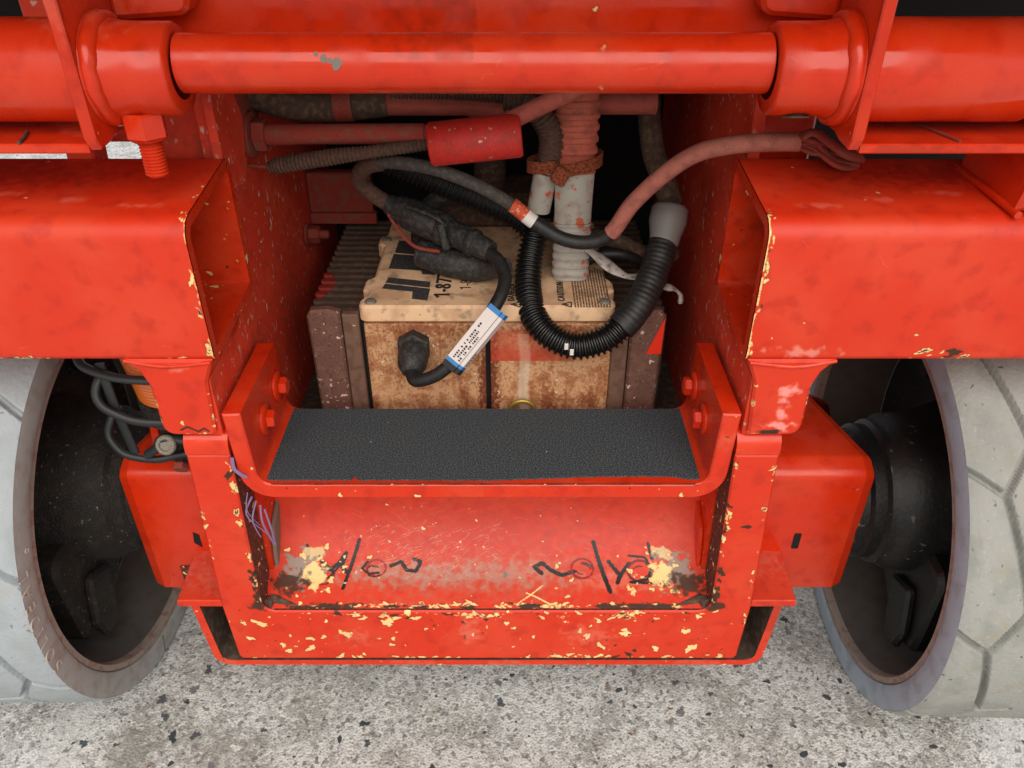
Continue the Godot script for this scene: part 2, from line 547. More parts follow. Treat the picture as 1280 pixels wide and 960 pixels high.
	tri_tex(m, tex(layered(512, Color(0.60, 0.595, 0.585), [[noise(512, 8.0, 39, 5), 0.4, 0.85, Color(0.55, 0.51, 0.485), 0.8], [noise(512, 70.0, 40, 2), 0.75, 0.95, Color(0.5, 0.48, 0.45), 0.6]])), 0.3, grey(512, noise(512, 60.0, 38, 3)), 0.02)
	m = mat("pale raised rubber", Color(0.66, 0.62, 0.59), 0.8)
	m = mat("rusty rim steel", Color.WHITE, 0.75)
	tri_tex(m, tex(layered(512, Color(0.55, 0.495, 0.455), [[noise(512, 9.0, 41, 5), 0.5, 0.8, Color(0.48, 0.31, 0.25), 0.6], [noise(512, 30.0, 42, 4), 0.5, 0.85, Color(0.60, 0.52, 0.47), 0.7], [noise(512, 60.0, 43, 3), 0.74, 0.92, Color(0.2, 0.12, 0.1), 0.7]])), 0.2, grey(512, noise(512, 60.0, 43, 3)), 0.03)
	m = mat("dark rim barrel", Color.WHITE, 0.8)
	tri_tex(m, tex(layered(512, Color(0.32, 0.30, 0.28), [[noise(512, 8.0, 44, 5), 0.4, 0.85, Color(0.30, 0.26, 0.225), 0.8], [noise(512, 60.0, 45, 3), 0.72, 0.9, Color(0.36, 0.32, 0.28), 0.6]])), 0.25)
	var hubim := layered(1024, Color(0.075, 0.078, 0.085), [[noise(1024, 9.0, 46, 5), 0.45, 0.8, Color(0.13, 0.115, 0.10), 0.8], [noise(1024, 50.0, 47, 4), 0.66, 0.82, Color(0.22, 0.2, 0.18), 0.5]])
	strewn(hubim, Rect2(0, 0, 1024, 1024), 200, 0.8, 6.0, Color(0.34, 0.33, 0.31), 2.0)
	scratches(hubim, Rect2(0, 0, 1024, 1024), 60, 50.0, Color(0.3, 0.29, 0.27), 0.6)
	m = mat("greasy black hub", Color.WHITE, 0.5)
	tri_tex(m, tex(hubim), 0.35, grey(1024, noise(1024, 50.0, 47, 4)), 0.03)
	m = mat("dirty black hub", Color.WHITE, 0.75)
	var hub2 := layered(512, Color(0.085, 0.078, 0.072), [[noise(512, 10.0, 48, 5), 0.4, 0.8, Color(0.17, 0.13, 0.1), 0.85], [noise(512, 60.0, 49, 3), 0.66, 0.85, Color(0.33, 0.30, 0.27), 0.6]])
	strewn(hub2, Rect2(0, 0, 512, 512), 260, 0.6, 3.2, Color(0.42, 0.40, 0.37), 1.6)
	for k in 8: patch(hub2, rng.randf() * 512, rng.randf() * 512, 70, 50, Color(0.23, 0.19, 0.15), 0.5, 900 + k, 0.9)
	tri_tex(m, tex(hub2), 0.2, grey(512, noise(512, 60.0, 49, 3)), 0.12)
	# cables and plastics
	m = mat("black rubber", Color.WHITE, 0.55)
	tri_tex(m, tex(layered(512, Color(0.085, 0.085, 0.088), [[noise(512, 12.0, 51, 5), 0.45, 0.85, Color(0.17, 0.16, 0.15), 0.7], [noise(512, 110.0, 52, 2), 0.78, 0.92, Color(0.38, 0.36, 0.34), 0.6]])), 0.12)
	m = mat("clean black conduit", Color.WHITE, 0.36)
	tri_tex(m, tex(layered(256, Color(0.045, 0.045, 0.047), [[noise(256, 10.0, 53, 4), 0.6, 0.9, Color(0.13, 0.125, 0.12), 0.5]])), 0.12)
	m = mat("dusty black plastic", Color.WHITE, 0.6)
	tri_tex(m, tex(layered(512, Color(0.12, 0.118, 0.118), [[noise(512, 12.0, 54, 5), 0.4, 0.8, Color(0.26, 0.25, 0.24), 0.75], [noise(512, 100.0, 55, 2), 0.72, 0.9, Color(0.45, 0.43, 0.42), 0.6]])), 0.1, grey(512, noise(512, 40.0, 56, 4)), 0.05)
	m = mat("dusty grey cable", Color.WHITE, 0.8)
	tri_tex(m, tex(layered(256, Color(0.22, 0.205, 0.195), [[noise(256, 12.0, 57, 4), 0.45, 0.8, Color(0.34, 0.29, 0.26), 0.8]])), 0.1)
	m = mat("brown dusty hose", Color.WHITE, 0.85)
	tri_tex(m, tex(layered(256, Color(0.33, 0.225, 0.18), [[noise(256, 12.0, 58, 4), 0.4, 0.8, Color(0.22, 0.16, 0.13), 0.8]])), 0.08)
	m = mat("white plastic", Color.WHITE, 0.6)
	tri_tex(m, tex(layered(256, Color(0.64, 0.62, 0.59), [[noise(256, 8.0, 59, 4), 0.5, 0.9, Color(0.55, 0.47, 0.42), 0.6], [noise(256, 6.0, 60, 4), 0.72, 0.8, Color(0.72, 0.26, 0.16), 0.8]])), 0.16)
	m = mat("red sprayed ribs", Color.WHITE, 0.8)
	tri_tex(m, tex(layered(256, Color(0.66, 0.32, 0.25), [[noise(256, 9.0, 61, 4), 0.45, 0.85, Color(0.52, 0.26, 0.2), 0.8], [noise(256, 80.0, 62, 2), 0.75, 0.9, Color(0.8, 0.6, 0.55), 0.7]])), 0.16)
	m = mat("rusty strap", Color.WHITE, 0.9)
	tri_tex(m, tex(layered(256, Color(0.52, 0.24, 0.11), [[noise(256, 14.0, 63, 4), 0.4, 0.8, Color(0.26, 0.1, 0.05), 0.8]])), 0.06)
	m = mat("orange sleeve", Color.WHITE, 0.7)
	tri_tex(m, tex(layered(256, Color(0.74, 0.26, 0.12), [[noise(256, 10.0, 64, 4), 0.6, 0.8, Color(0.75, 0.66, 0.6), 0.8]])), 0.06)
	m = mat("white sleeve", Color(0.82, 0.8, 0.78), 0.6)
	m = mat("grey conduit end", Color(0.44, 0.42, 0.41), 0.6)
	m = mat("grey dirty rag", Color.WHITE, 0.95)
	tri_tex(m, tex(layered(256, Color(0.70, 0.67, 0.65), [[noise(256, 8.0, 65, 4), 0.5, 0.85, Color(0.42, 0.37, 0.34), 0.8]])), 0.08)
	m = mat("purple strand", Color(0.47, 0.38, 0.52), 0.8)
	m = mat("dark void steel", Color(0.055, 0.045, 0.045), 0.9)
	m = mat("cavity brown", Color.WHITE, 0.9)
	tri_tex(m, tex(layered(512, Color(0.24, 0.19, 0.15), [[noise(512, 12.0, 66, 5), 0.4, 0.8, Color(0.36, 0.32, 0.27), 0.8], [noise(512, 30.0, 67, 4), 0.62, 0.8, Color(0.42, 0.14, 0.08), 0.6]])), 0.2)
	m = mat("amber lens", Color(0.74, 0.36, 0.07), 0.28)
	m.clearcoat_enabled = true
	m.clearcoat = 0.6
	m.subsurf_scatter_enabled = true
	m.subsurf_scatter_strength = 0.25
	m = mat("cage bar", Color(0.125, 0.135, 0.145), 0.55)
	m = mat("zinc bolt", Color.WHITE, 0.6, 0.25)
	tri_tex(m, tex(layered(256, Color(0.5, 0.48, 0.44), [[noise(256, 14.0, 68, 4), 0.45, 0.8, Color(0.36, 0.31, 0.25), 0.8]])), 0.03)
	m = mat("yellow passivated ring", Color(0.66, 0.58, 0.26), 0.4, 0.6)
	# charger
	m = mat("tan lid", Color.WHITE, 0.75)
	var lid := layered(1024, Color(0.87, 0.72, 0.575), [[noise(1024, 7.0, 71, 5), 0.4, 0.8, Color(0.74, 0.58, 0.45), 0.75], [noise(1024, 16.0, 72, 5), 0.55, 0.85, Color(0.54, 0.45, 0.36), 0.6], [noise(1024, 160.0, 73, 2), 0.7, 0.92, Color(0.86, 0.73, 0.58), 0.5]])
	strewn(lid, Rect2(0, 0, 1024, 1024), 90, 0.8, 4.0, Color(0.38, 0.29, 0.22), 1.8)
	tri_tex(m, tex(lid), 0.4)
	m = mat("black print", Color(0.10, 0.10, 0.105), 0.75)
	m = mat("grey block print", Color.WHITE, 0.8)
	tri_tex(m, tex(layered(256, Color(0.165, 0.17, 0.175), [[noise(256, 12.0, 74, 4), 0.4, 0.8, Color(0.29, 0.27, 0.25), 0.8], [noise(256, 90.0, 75, 2), 0.76, 0.92, Color(0.45, 0.4, 0.35), 0.6]])), 0.06)
	m = mat("brown print", Color(0.42, 0.31, 0.23), 0.8)
	var fins := layered(512, Color(0.26, 0.195, 0.155), [[noise(512, 9.0, 76, 5), 0.4, 0.8, Color(0.37, 0.28, 0.22), 0.8]])
	strewn(fins, Rect2(0, 0, 512, 512), 70, 0.6, 2.2, Color(0.5, 0.43, 0.38))
	m = mat("brown heat sink", Color.WHITE, 0.85)
	tri_tex(m, tex(fins), 0.15)
	m = mat("fin sprayed orange", Color(0.50, 0.11, 0.06), 0.7)
	var side := layered(512, Color(0.40, 0.27, 0.225), [[noise(512, 7.0, 77, 5), 0.4, 0.8, Color(0.46, 0.33, 0.27), 0.7], [noise(512, 26.0, 78, 4), 0.6, 0.85, Color(0.26, 0.13, 0.1), 0.6]])
	strewn(side, Rect2(0, 0, 512, 512), 170, 0.9, 6.0, Color(0.80, 0.70, 0.66), 1.6)
	m = mat("speckled brown panel", Color.WHITE, 0.75)
	tri_tex(m, tex(side), 0.16)
	m = mat("brown pillar", Color.WHITE, 0.75)
	var pil := layered(512, Color(0.42, 0.31, 0.25), [[noise(512, 9.0, 79, 5), 0.4, 0.8, Color(0.35, 0.24, 0.19), 0.8]])
	strewn(pil, Rect2(0, 0, 512, 512), 40, 0.8, 3.5, Color(0.75, 0.64, 0.57))
	tri_tex(m, tex(pil), 0.16)
	m = mat("orange sticker", Color(0.87, 0.16, 0.03), 0.5)
	# grip tape
	var grains := noise(1024, 230.0, 81, 2)
	var grip := layered(1024, Color(0.205, 0.232, 0.255), [[noise(1024, 5.0, 82, 4), 0.4, 0.9, Color(0.22, 0.24, 0.25), 0.7], [grains, 0.52, 0.85, Color(0.42, 0.45, 0.47), 0.75], [grains, 0.46, 0.2, Color(0.04, 0.043, 0.047), 0.85]])
	strewn(grip, Rect2(0, 0, 1024, 1024), 26, 0.8, 2.2, Color(0.72, 0.71, 0.68), 1.4)
	scratches(grip, Rect2(650, 250, 200, 120), 14, 60.0, Color(0.4, 0.4, 0.4), 0.5, -0.4, 0.3)
	m = mat("black grip tape", Color.WHITE, 0.88)
	tri_tex(m, tex(grip), 0.46, grey(1024, grains), 0.06)

func coat(m: StandardMaterial3D):
	m.metallic_specular = 0.45
	m.roughness *= 0.78

func V(x: float, y: float, z: float) -> Vector3: return Vector3(x, y, z)

# ------------------------------------------------------------------ scene
func _ready():
	# camera
	var cam := Camera3D.new()
	cam.name = "camera"
	cam.position = Vector3(0.03, 0.99, 0.64)
	cam.rotation_degrees = Vector3(-34.0, 0, 0)
	cam.fov = 51.06
	cam.near = 0.02
	cam.far = 100.0
	add_child(cam)
	# overcast daylight
	var env := Environment.new()
	env.background_mode = Environment.BG_SKY
	var sky := Sky.new()
	var ps := ProceduralSkyMaterial.new()
	ps.sky_top_color = Color(0.88, 0.91, 0.94)
	ps.sky_horizon_color = Color(0.60, 0.63, 0.66)
	ps.sky_curve = 0.25
	ps.ground_bottom_color = Color(0.40, 0.40, 0.39)
	ps.ground_horizon_color = Color(0.48, 0.48, 0.47)
	ps.energy_multiplier = 1.0
	sky.sky_material = ps
	env.sky = sky
	env.tonemap_mode = Environment.TONE_MAPPER_LINEAR
	env.tonemap_exposure = 1.66
	env.sdfgi_enabled = true
	env.ssao_enabled = true
	env.ssil_enabled = true
	var we := WorldEnvironment.new()
	we.name = "environment"
	we.environment = env
	add_child(we)
	var sun := DirectionalLight3D.new()
	sun.name = "sun"
	sun.light_energy = 0.55
	sun.light_color = Color(1.0, 0.97, 0.93)
	sun.light_angular_distance = 60.0
	sun.rotation_degrees = Vector3(-42, 6, 0)
	sun.shadow_enabled = true
	add_child(sun)

	make_materials()
	make_ground()
	make_lift()
	make_charger()
	make_cables()
	make_beacon()

# ------------------------------------------------------------------ ground
func make_ground():
	rng.seed = 21
	var big := noise(1536, 9.0, 91, 5)
	var fine := noise(1536, 300.0, 93, 2)
	var grit := noise(1536, 270.0, 92, 1, FastNoiseLite.TYPE_CELLULAR, FastNoiseLite.RETURN_CELL_VALUE)
	var mid := noise(1536, 130.0, 94, 1, FastNoiseLite.TYPE_CELLULAR, FastNoiseLite.RETURN_CELL_VALUE)
	var im := layered(1536, Color(0.755, 0.755, 0.75), [
		[big, 0.4, 0.8, Color(0.60, 0.59, 0.575), 0.85],
		[mid, 0.86, 0.9, Color(0.50, 0.49, 0.48), 0.5],
		[mid, 0.10, 0.07, Color(0.62, 0.60, 0.57), 0.5],
		[grit, 0.74, 0.8, Color(0.86, 0.86, 0.85), 0.5],
		[grit, 0.3, 0.2, Color(0.54, 0.535, 0.53), 0.5],
		[grit, 0.08, 0.05, Color(0.40, 0.39, 0.385), 0.6],
		[fine, 0.58, 0.85, Color(0.84, 0.83, 0.81), 0.45],
		[fine, 0.36, 0.15, Color(0.36, 0.35, 0.33), 0.7]])
	for k in 14: patch(im, rng.randf() * 1536, rng.randf() * 1536, rng.randf_range(30, 120), rng.randf_range(30, 120), Color(0.50, 0.485, 0.46), 0.6, 800 + k, 0.9)
	for k in 1500:
		var c: Color = [Color(0.22, 0.23, 0.25), Color(0.30, 0.31, 0.33), Color(0.42, 0.42, 0.43), Color(0.50, 0.48, 0.45), Color(0.80, 0.79, 0.77)][k % 5]
		chip(im, rng.randf() * 1536, rng.randf() * 1536, 0.9 + 6.0 * pow(rng.randf(), 4.0), c, rng.randf_range(1.0, 1.6), rng.randf() * PI)
	for k in 60: chip(im, rng.randf() * 1536, rng.randf() * 1536, rng.randf_range(1.0, 2.4), Color(0.5, 0.33, 0.2), 1.6, rng.randf() * PI)
	var m := mat("worn exposed aggregate concrete", Color.WHITE, 0.92)
	m.albedo_texture = tex(im)
	m.albedo_color = Color.WHITE
	m.uv1_triplanar = true
	m.uv1_scale = Vector3.ONE / 1.25
	m.heightmap_enabled = true
	m.heightmap_texture = grey(1536, fine)
	m.heightmap_scale = 0.14
	var g := MB.new()
	g.quad(V(-30, 0, 15), V(30, 0, 15), V(30, 0, -40), V(-30, 0, -40), Vector3.UP)
	var o := part("ground", g, m)
	tag(o, "rough grey concrete ground with dark exposed stones", "", "", "structure")
	# the larger dark stones that stand in the worn surface
	var kinds := []
	for k in 9:
		var p := PackedVector2Array()
		var nn := rng.randi_range(5, 8)
		for i in nn: p.append(Vector2.from_angle(TAU * (i + rng.randf_range(-0.3, 0.3)) / nn) * rng.randf_range(0.6, 1.0) * Vector2(1.0, rng.randf_range(0.45, 0.8)))
		var b := MB.new()
		plate(b, p, xz, -0.4, 0.10, 0.08)
		kinds.append(b.done())
	var tones := [mat("slate stone", Color(0.22, 0.235, 0.26), 0.75), mat("dark stone", Color(0.26, 0.26, 0.265), 0.8), mat("grey stone", Color(0.42, 0.42, 0.42), 0.85)]
	for k in 150:
		var s := MeshInstance3D.new()
		s.mesh = kinds[k % 9]
		s.material_override = tones[rng.randi_range(0, 2) if k % 3 else 0]
		s.name = "stone"
		var r := 0.0025 + 0.006 * pow(rng.randf(), 2.4)
		s.scale = Vector3(r, 0.005, r)
		s.rotation.y = rng.randf() * TAU
		s.position = V(rng.randf_range(-0.62, 0.68), 0.0, rng.randf_range(-0.12, 0.34))
		o.add_child(s, true)

# ------------------------------------------------------------------ the machine
var lift: Node3D
func make_lift():
	lift = thing("boom_lift", "chipped orange red boom lift chassis with step, box beams and grey solid tyres", "boom lift")
	for s in [-1.0, 1.0]: box_beam(s)
	for s in [-1.0, 1.0]: foot(s)
	front_plate()
	recess()
	step()
	tray()
	for s in [-1.0, 1.0]: axle_box(s)
	bay()
	upper()
	for s in [-1.0, 1.0]: wheel(s)

func box_beam(s: float):
	rng.seed = 100 + int(s)
	var outer := rounded(PackedVector2Array([Vector2(0, 0.583), Vector2(0, 0.722), Vector2(-0.14, 0.736), Vector2(-0.14, 0.592)]), [0.008, 0.02, 0.012, 0.008], 7)
	var inner := rounded(inset(PackedVector2Array([Vector2(0, 0.583), Vector2(0, 0.722), Vector2(-0.14, 0.736), Vector2(-0.14, 0.592)]), 0.010), [0.004, 0.010, 0.006, 0.004], 7)
	var body := MB.new()
	var rim := MB.new()
	var ins := MB.new()
	var x0 := s * 0.249
	var x1 := s * 0.68
	walls(body, outer, zy, x0 + s * 0.001, x1)
	walls(ins, inner, zy, x0, x1, -1.0)
	for i in outer.size():
		var j := (i + 1) % outer.size()
		rim.quad(zy(outer[i], x0), zy(outer[j], x0), zy(inner[j], x0), zy(inner[i], x0), V(-s, 0, 0))
	cap(ins, outer, zy, x1, V(s, 0, 0))
	# picture: u along x, v along the outline from the bottom of the front face upwards
	var W := 660
	var H := 600
	var im := red_sheet(W, H)
	var px := func(x: float, v: float) -> Vector2: return Vector2((absf(x) - 0.24) / 0.44 * W if s > 0 else (0.44 - absf(x) + 0.24) / 0.44 * W, (0.40 - v) / 0.40 * H)
	edge_chips(im, px.call(0.26, 0.008), px.call(0.62, 0.008), 34 if s < 0 else 10, -14.0, 1.0, 5.0, 2.6)
	edge_chips(im, px.call(0.252, 0.01), px.call(0.252, 0.13), 20, 5.0 * s, 0.7, 3.4, 3.0)
	edge_chips(im, px.call(0.252, 0.13), px.call(0.252, 0.27), 9, 6.0 * s, 0.8, 2.5, 2.0)
	for k in 5:
		var line := []
		var v0 := [0.004, 0.03, 0.066, 0.10, 0.126][k] as float
		for q in 7: line.append(px.call(0.2497 + rng.randf() * 0.0016, v0 + 0.0045 * q))
		if s > 0 or k % 2 == 0: stroke(im, line, 1.7 if s > 0 else 1.2, CREAM, 0.95, 0.4)
	strewn(im, Rect2(0, 200, W, 400), 9, 1.0, 5.0)
	for k in 3: patch(im, (px.call(0.30 + 0.06 * k, 0.175 + 0.012 * k) as Vector2).x, (px.call(0.3, 0.17 + 0.012 * k) as Vector2).y, 40, 10, Color(0.86, 0.48, 0.45), 0.45, 300 + k, 0.9)
	patch(im, (px.call(0.45, 0.25) as Vector2).x, (px.call(0.4, 0.23) as Vector2).y, 260, 46, Color(0.48, 0.10, 0.08), 0.4, 311, 0.9)
	if s > 0: patch(im, (px.call(0.30, 0.012) as Vector2).x, (px.call(0.3, 0.016) as Vector2).y, 60, 12, PINK, 0.75, 315, 0.8)
	strewn(im, Rect2(0, 0, W, 250), 12, 0.8, 2.5, Color(0.33, 0.07, 0.05))
	var m := mat("beam paint", Color.WHITE, 0.6)
	m.albedo_texture = tex(im)
	m.uv1_scale = Vector3(1.0 / 0.44, -1.0 / 0.40, 1)
	m.uv1_offset = Vector3(-0.24 / 0.44 if s > 0 else 0.68 / 0.44, 1.0, 0)
	coat(m)
	var b := part("box_beam", [body, rim, ins], [m, M["chipped red paint"], M["chipped red paint"]], lift)
	# weld gusset rising from the top of the right hand beam
	if s > 0:
		var g := MB.new()
		plate(g, PackedVector2Array([Vector2(0.458, 0.729), Vector2(0.70, 0.729), Vector2(0.70, 0.80), Vector2(0.478, 0.80), Vector2(0.464, 0.76)]), xy, -0.12, -0.006, 0.006)
		part("gusset", g, M["red paint"], b)
		var w := MB.new()
		tube(w, [V(0.456, 0.731, -0.12), V(0.4555, 0.731, -0.06), V(0.460, 0.727, -0.006)], 0.0035, 8)
		part("weld_bead", w, M["red paint"], b)

func foot(s: float):
	rng.seed = 140 + int(s)
	# bent plate hanging from the beam, its top spread to a wide weld
	var m := MB.new()
	var poly := PackedVector2Array([Vector2(0.266, 0.497), Vector2(0.318, 0.497), Vector2(0.318, 0.556), Vector2(0.324, 0.572), Vector2(0.336, 0.586), Vector2(0.252, 0.586), Vector2(0.262, 0.56)])
	poly = rounded(poly, [0.004, 0.012, 0.0, 0.0, 0.0, 0.0, 0.0], 5)
	var q := PackedVector2Array()
	for p in poly: q.append(Vector2(p.x * s, p.y))
	var rims := MB.new()
	plate(m, q, xy, -0.10, 0.0015, 0.0025, rims)
	var im := red_sheet(150, 150)
	var px := func(x: float, y: float) -> Vector2: return Vector2((x - (0.245 if s > 0 else -0.345)) * 1500.0, (0.595 - y) * 1500.0)
	edge_chips(im, px.call(s * 0.266, 0.50), px.call(s * 0.264, 0.56), 12, 2.0, 0.8, 2.0)
	edge_chips(im, px.call(s * 0.318, 0.50), px.call(s * 0.318, 0.57), 12, 2.0, 0.8, 2.4)
	edge_chips(im, px.call(s * 0.268, 0.499), px.call(s * 0.31, 0.499), 10, -4.0, 0.8, 3.0)
	if s > 0:
		for k in 4: patch(im, (px.call(0.295, 0.0) as Vector2).x, (px.call(0.0, 0.51 + 0.014 * k) as Vector2).y, [26, 12, 12, 26][k], 13, Color(0.92, 0.62, 0.62), 0.8, 340 + k, 0.8)
		patch(im, (px.call(0.283, 0.0) as Vector2).x, (px.call(0.0, 0.5015) as Vector2).y, 22, 5, Color(0.16, 0.12, 0.1), 0.95, 350, 0.5)
	else:
		stroke(im, [px.call(-0.30, 0.504), px.call(-0.292, 0.508), px.call(-0.283, 0.502), px.call(-0.276, 0.506), px.call(-0.272, 0.502)], 2.0, Color(0.25, 0.12, 0.06), 0.9)
		chip(im, (px.call(-0.297, 0.513) as Vector2).x, (px.call(-0.297, 0.513) as Vector2).y, 3.0)
		patch(im, (px.call(-0.285, 0.0) as Vector2).x, (px.call(0.0, 0.578) as Vector2).y, 26, 8, PINK, 0.5, 352, 0.8)
	var fm := mat("foot paint", Color.WHITE, 0.6)
	flat_tex(fm, im, 0.245 if s > 0 else -0.345, 0.595, 0.1, 0.1)
	coat(fm)
	var f := part("beam_foot", [m, rims], [fm, M["red paint"]], lift)
	var w := MB.new()
	tube(w, [V(s * 0.254, 0.583, 0.0005), V(s * 0.29, 0.579, 0.001), V(s * 0.31, 0.580, 0.001), V(s * 0.336, 0.584, -0.001)], 0.0022, 8)
	part("weld_bead", w, M["red paint"], f)

func front_plate():
	rng.seed = 160
	var right := PackedVector2Array([Vector2(0.309, 0.145), Vector2(0.3125, 0.24), Vector2(0.303, 0.47), Vector2(0.258, 0.47), Vector2(0.2635, 0.30), Vector2(0.2655, 0.233)])
	var poly := PackedVector2Array()
	for p in right: poly.append(p)
	right.reverse()
	for p in right: poly.append(Vector2(-p.x, p.y))
	poly = rounded(poly, [0.006, 0, 0, 0, 0, 0.016, 0.016, 0, 0, 0, 0, 0.006], 5)
	var W := 980
	var H := 525
	var im := red_sheet(W, H)
	var px := func(x: float, y: float) -> Vector2: return Vector2((x + 0.325) / 0.65 * W, (0.485 - y) / 0.35 * H)
	# flaking along the bar
	edge_chips(im, px.call(-0.26, 0.230), px.call(0.26, 0.230), 95, 16.0, 0.7, 4.0, 3.2)
	edge_chips(im, px.call(-0.29, 0.146), px.call(0.29, 0.146), 60, -12.0, 0.7, 4.0, 3.4)
	strewn(im, Rect2(px.call(-0.30, 0.235), Vector2(900, 120)), 44, 0.7, 6.0, CREAM, 2.4)
	strewn(im, Rect2(px.call(-0.27, 0.225), Vector2(260, 100)), 15, 1.0, 8.5, CREAM, 1.8)
	strewn(im, Rect2(px.call(0.10, 0.225), Vector2(260, 100)), 13, 1.0, 7.5, CREAM, 1.8)
	strewn(im, Rect2(px.call(-0.30, 0.235), Vector2(900, 120)), 26, 0.8, 3.0, RUST, 2.0)
	for s in [-1.0, 1.0]:
		edge_chips(im, px.call(s * 0.2605, 0.46), px.call(s * 0.2655, 0.25), 34, -7.0 * s, 0.8, 4.0, 3.4)
		edge_chips(im, px.call(s * 0.302, 0.46), px.call(s * 0.311, 0.16), 26 if s > 0 else 12, 5.0 * s, 0.7, 3.0, 3.0)
		for k in 5:
			var q: Vector2 = px.call(s * 0.268, 0.30 - 0.014 * k)
			chip(im, q.x, q.y, rng.randf_range(3.0, 7.0), RUST, 1.8, 1.4)
		patch(im, (px.call(s * 0.27, 0.24) as Vector2).x, (px.call(0, 0.242) as Vector2).y, 20, 14, RUST, 0.9, 360 + int(s), 0.6)
		scratches(im, Rect2(px.call(s * 0.285 - 0.02, 0.46), Vector2(60, 300)), 34, 50.0, Color(0.66, 0.08, 0.03), 0.55, 0.0, 0.2)
	patch(im, (px.call(0.286, 0.37) as Vector2).x, (px.call(0, 0.37) as Vector2).y, 10, 4, Color(0.25, 0.13, 0.07), 1.0, 372, 0.4)
	patch(im, (px.call(0.12, 0.19) as Vector2).x, 440, 60, 40, PINK, 0.35, 373, 0.9)
	patch(im, (px.call(-0.02, 0.20) as Vector2).x, 430, 30, 50, PINK, 0.4, 374, 0.9)
	patch(im, (px.call(-0.16, 0.18) as Vector2).x, 450, 40, 30, PINK, 0.3, 375, 0.9)
	scratches(im, Rect2(px.call(-0.28, 0.23), Vector2(850, 110)), 60, 26.0, PINK, 0.5)
	var m := mat("front plate paint", Color.WHITE, 0.62)
	flat_tex(m, im, -0.325, 0.485, 0.65, 0.35)
	coat(m)
	var face := MB.new()
	var rims := MB.new()
	plate(face, poly, xy, -0.044, 0.0, 0.0018, rims)
	var o := part("front_plate", [face, rims], [m, M["worn rusty edge"]], lift)
	# the arms roll back at the top
	for s in [-1.0, 1.0]:
		var c := MB.new()
		var ends := MB.new()
		var out := sheet_outline(PackedVector2Array([Vector2(0, 0.4715), Vector2(0, 0.497), Vector2(-0.10, 0.497)]), [0, 0.019, 0], 0.012, 8)
		var a: float = s * 0.258
		var b: float = s * 0.303
		walls(c, out, zy, minf(a, b), maxf(a, b))
		cap(ends, out, zy, a, V(-s, 0, 0))
		cap(ends, out, zy, b, V(s, 0, 0))
		part("rolled_top", [c, ends], [M["red paint"], M["chipped red paint"]], o)

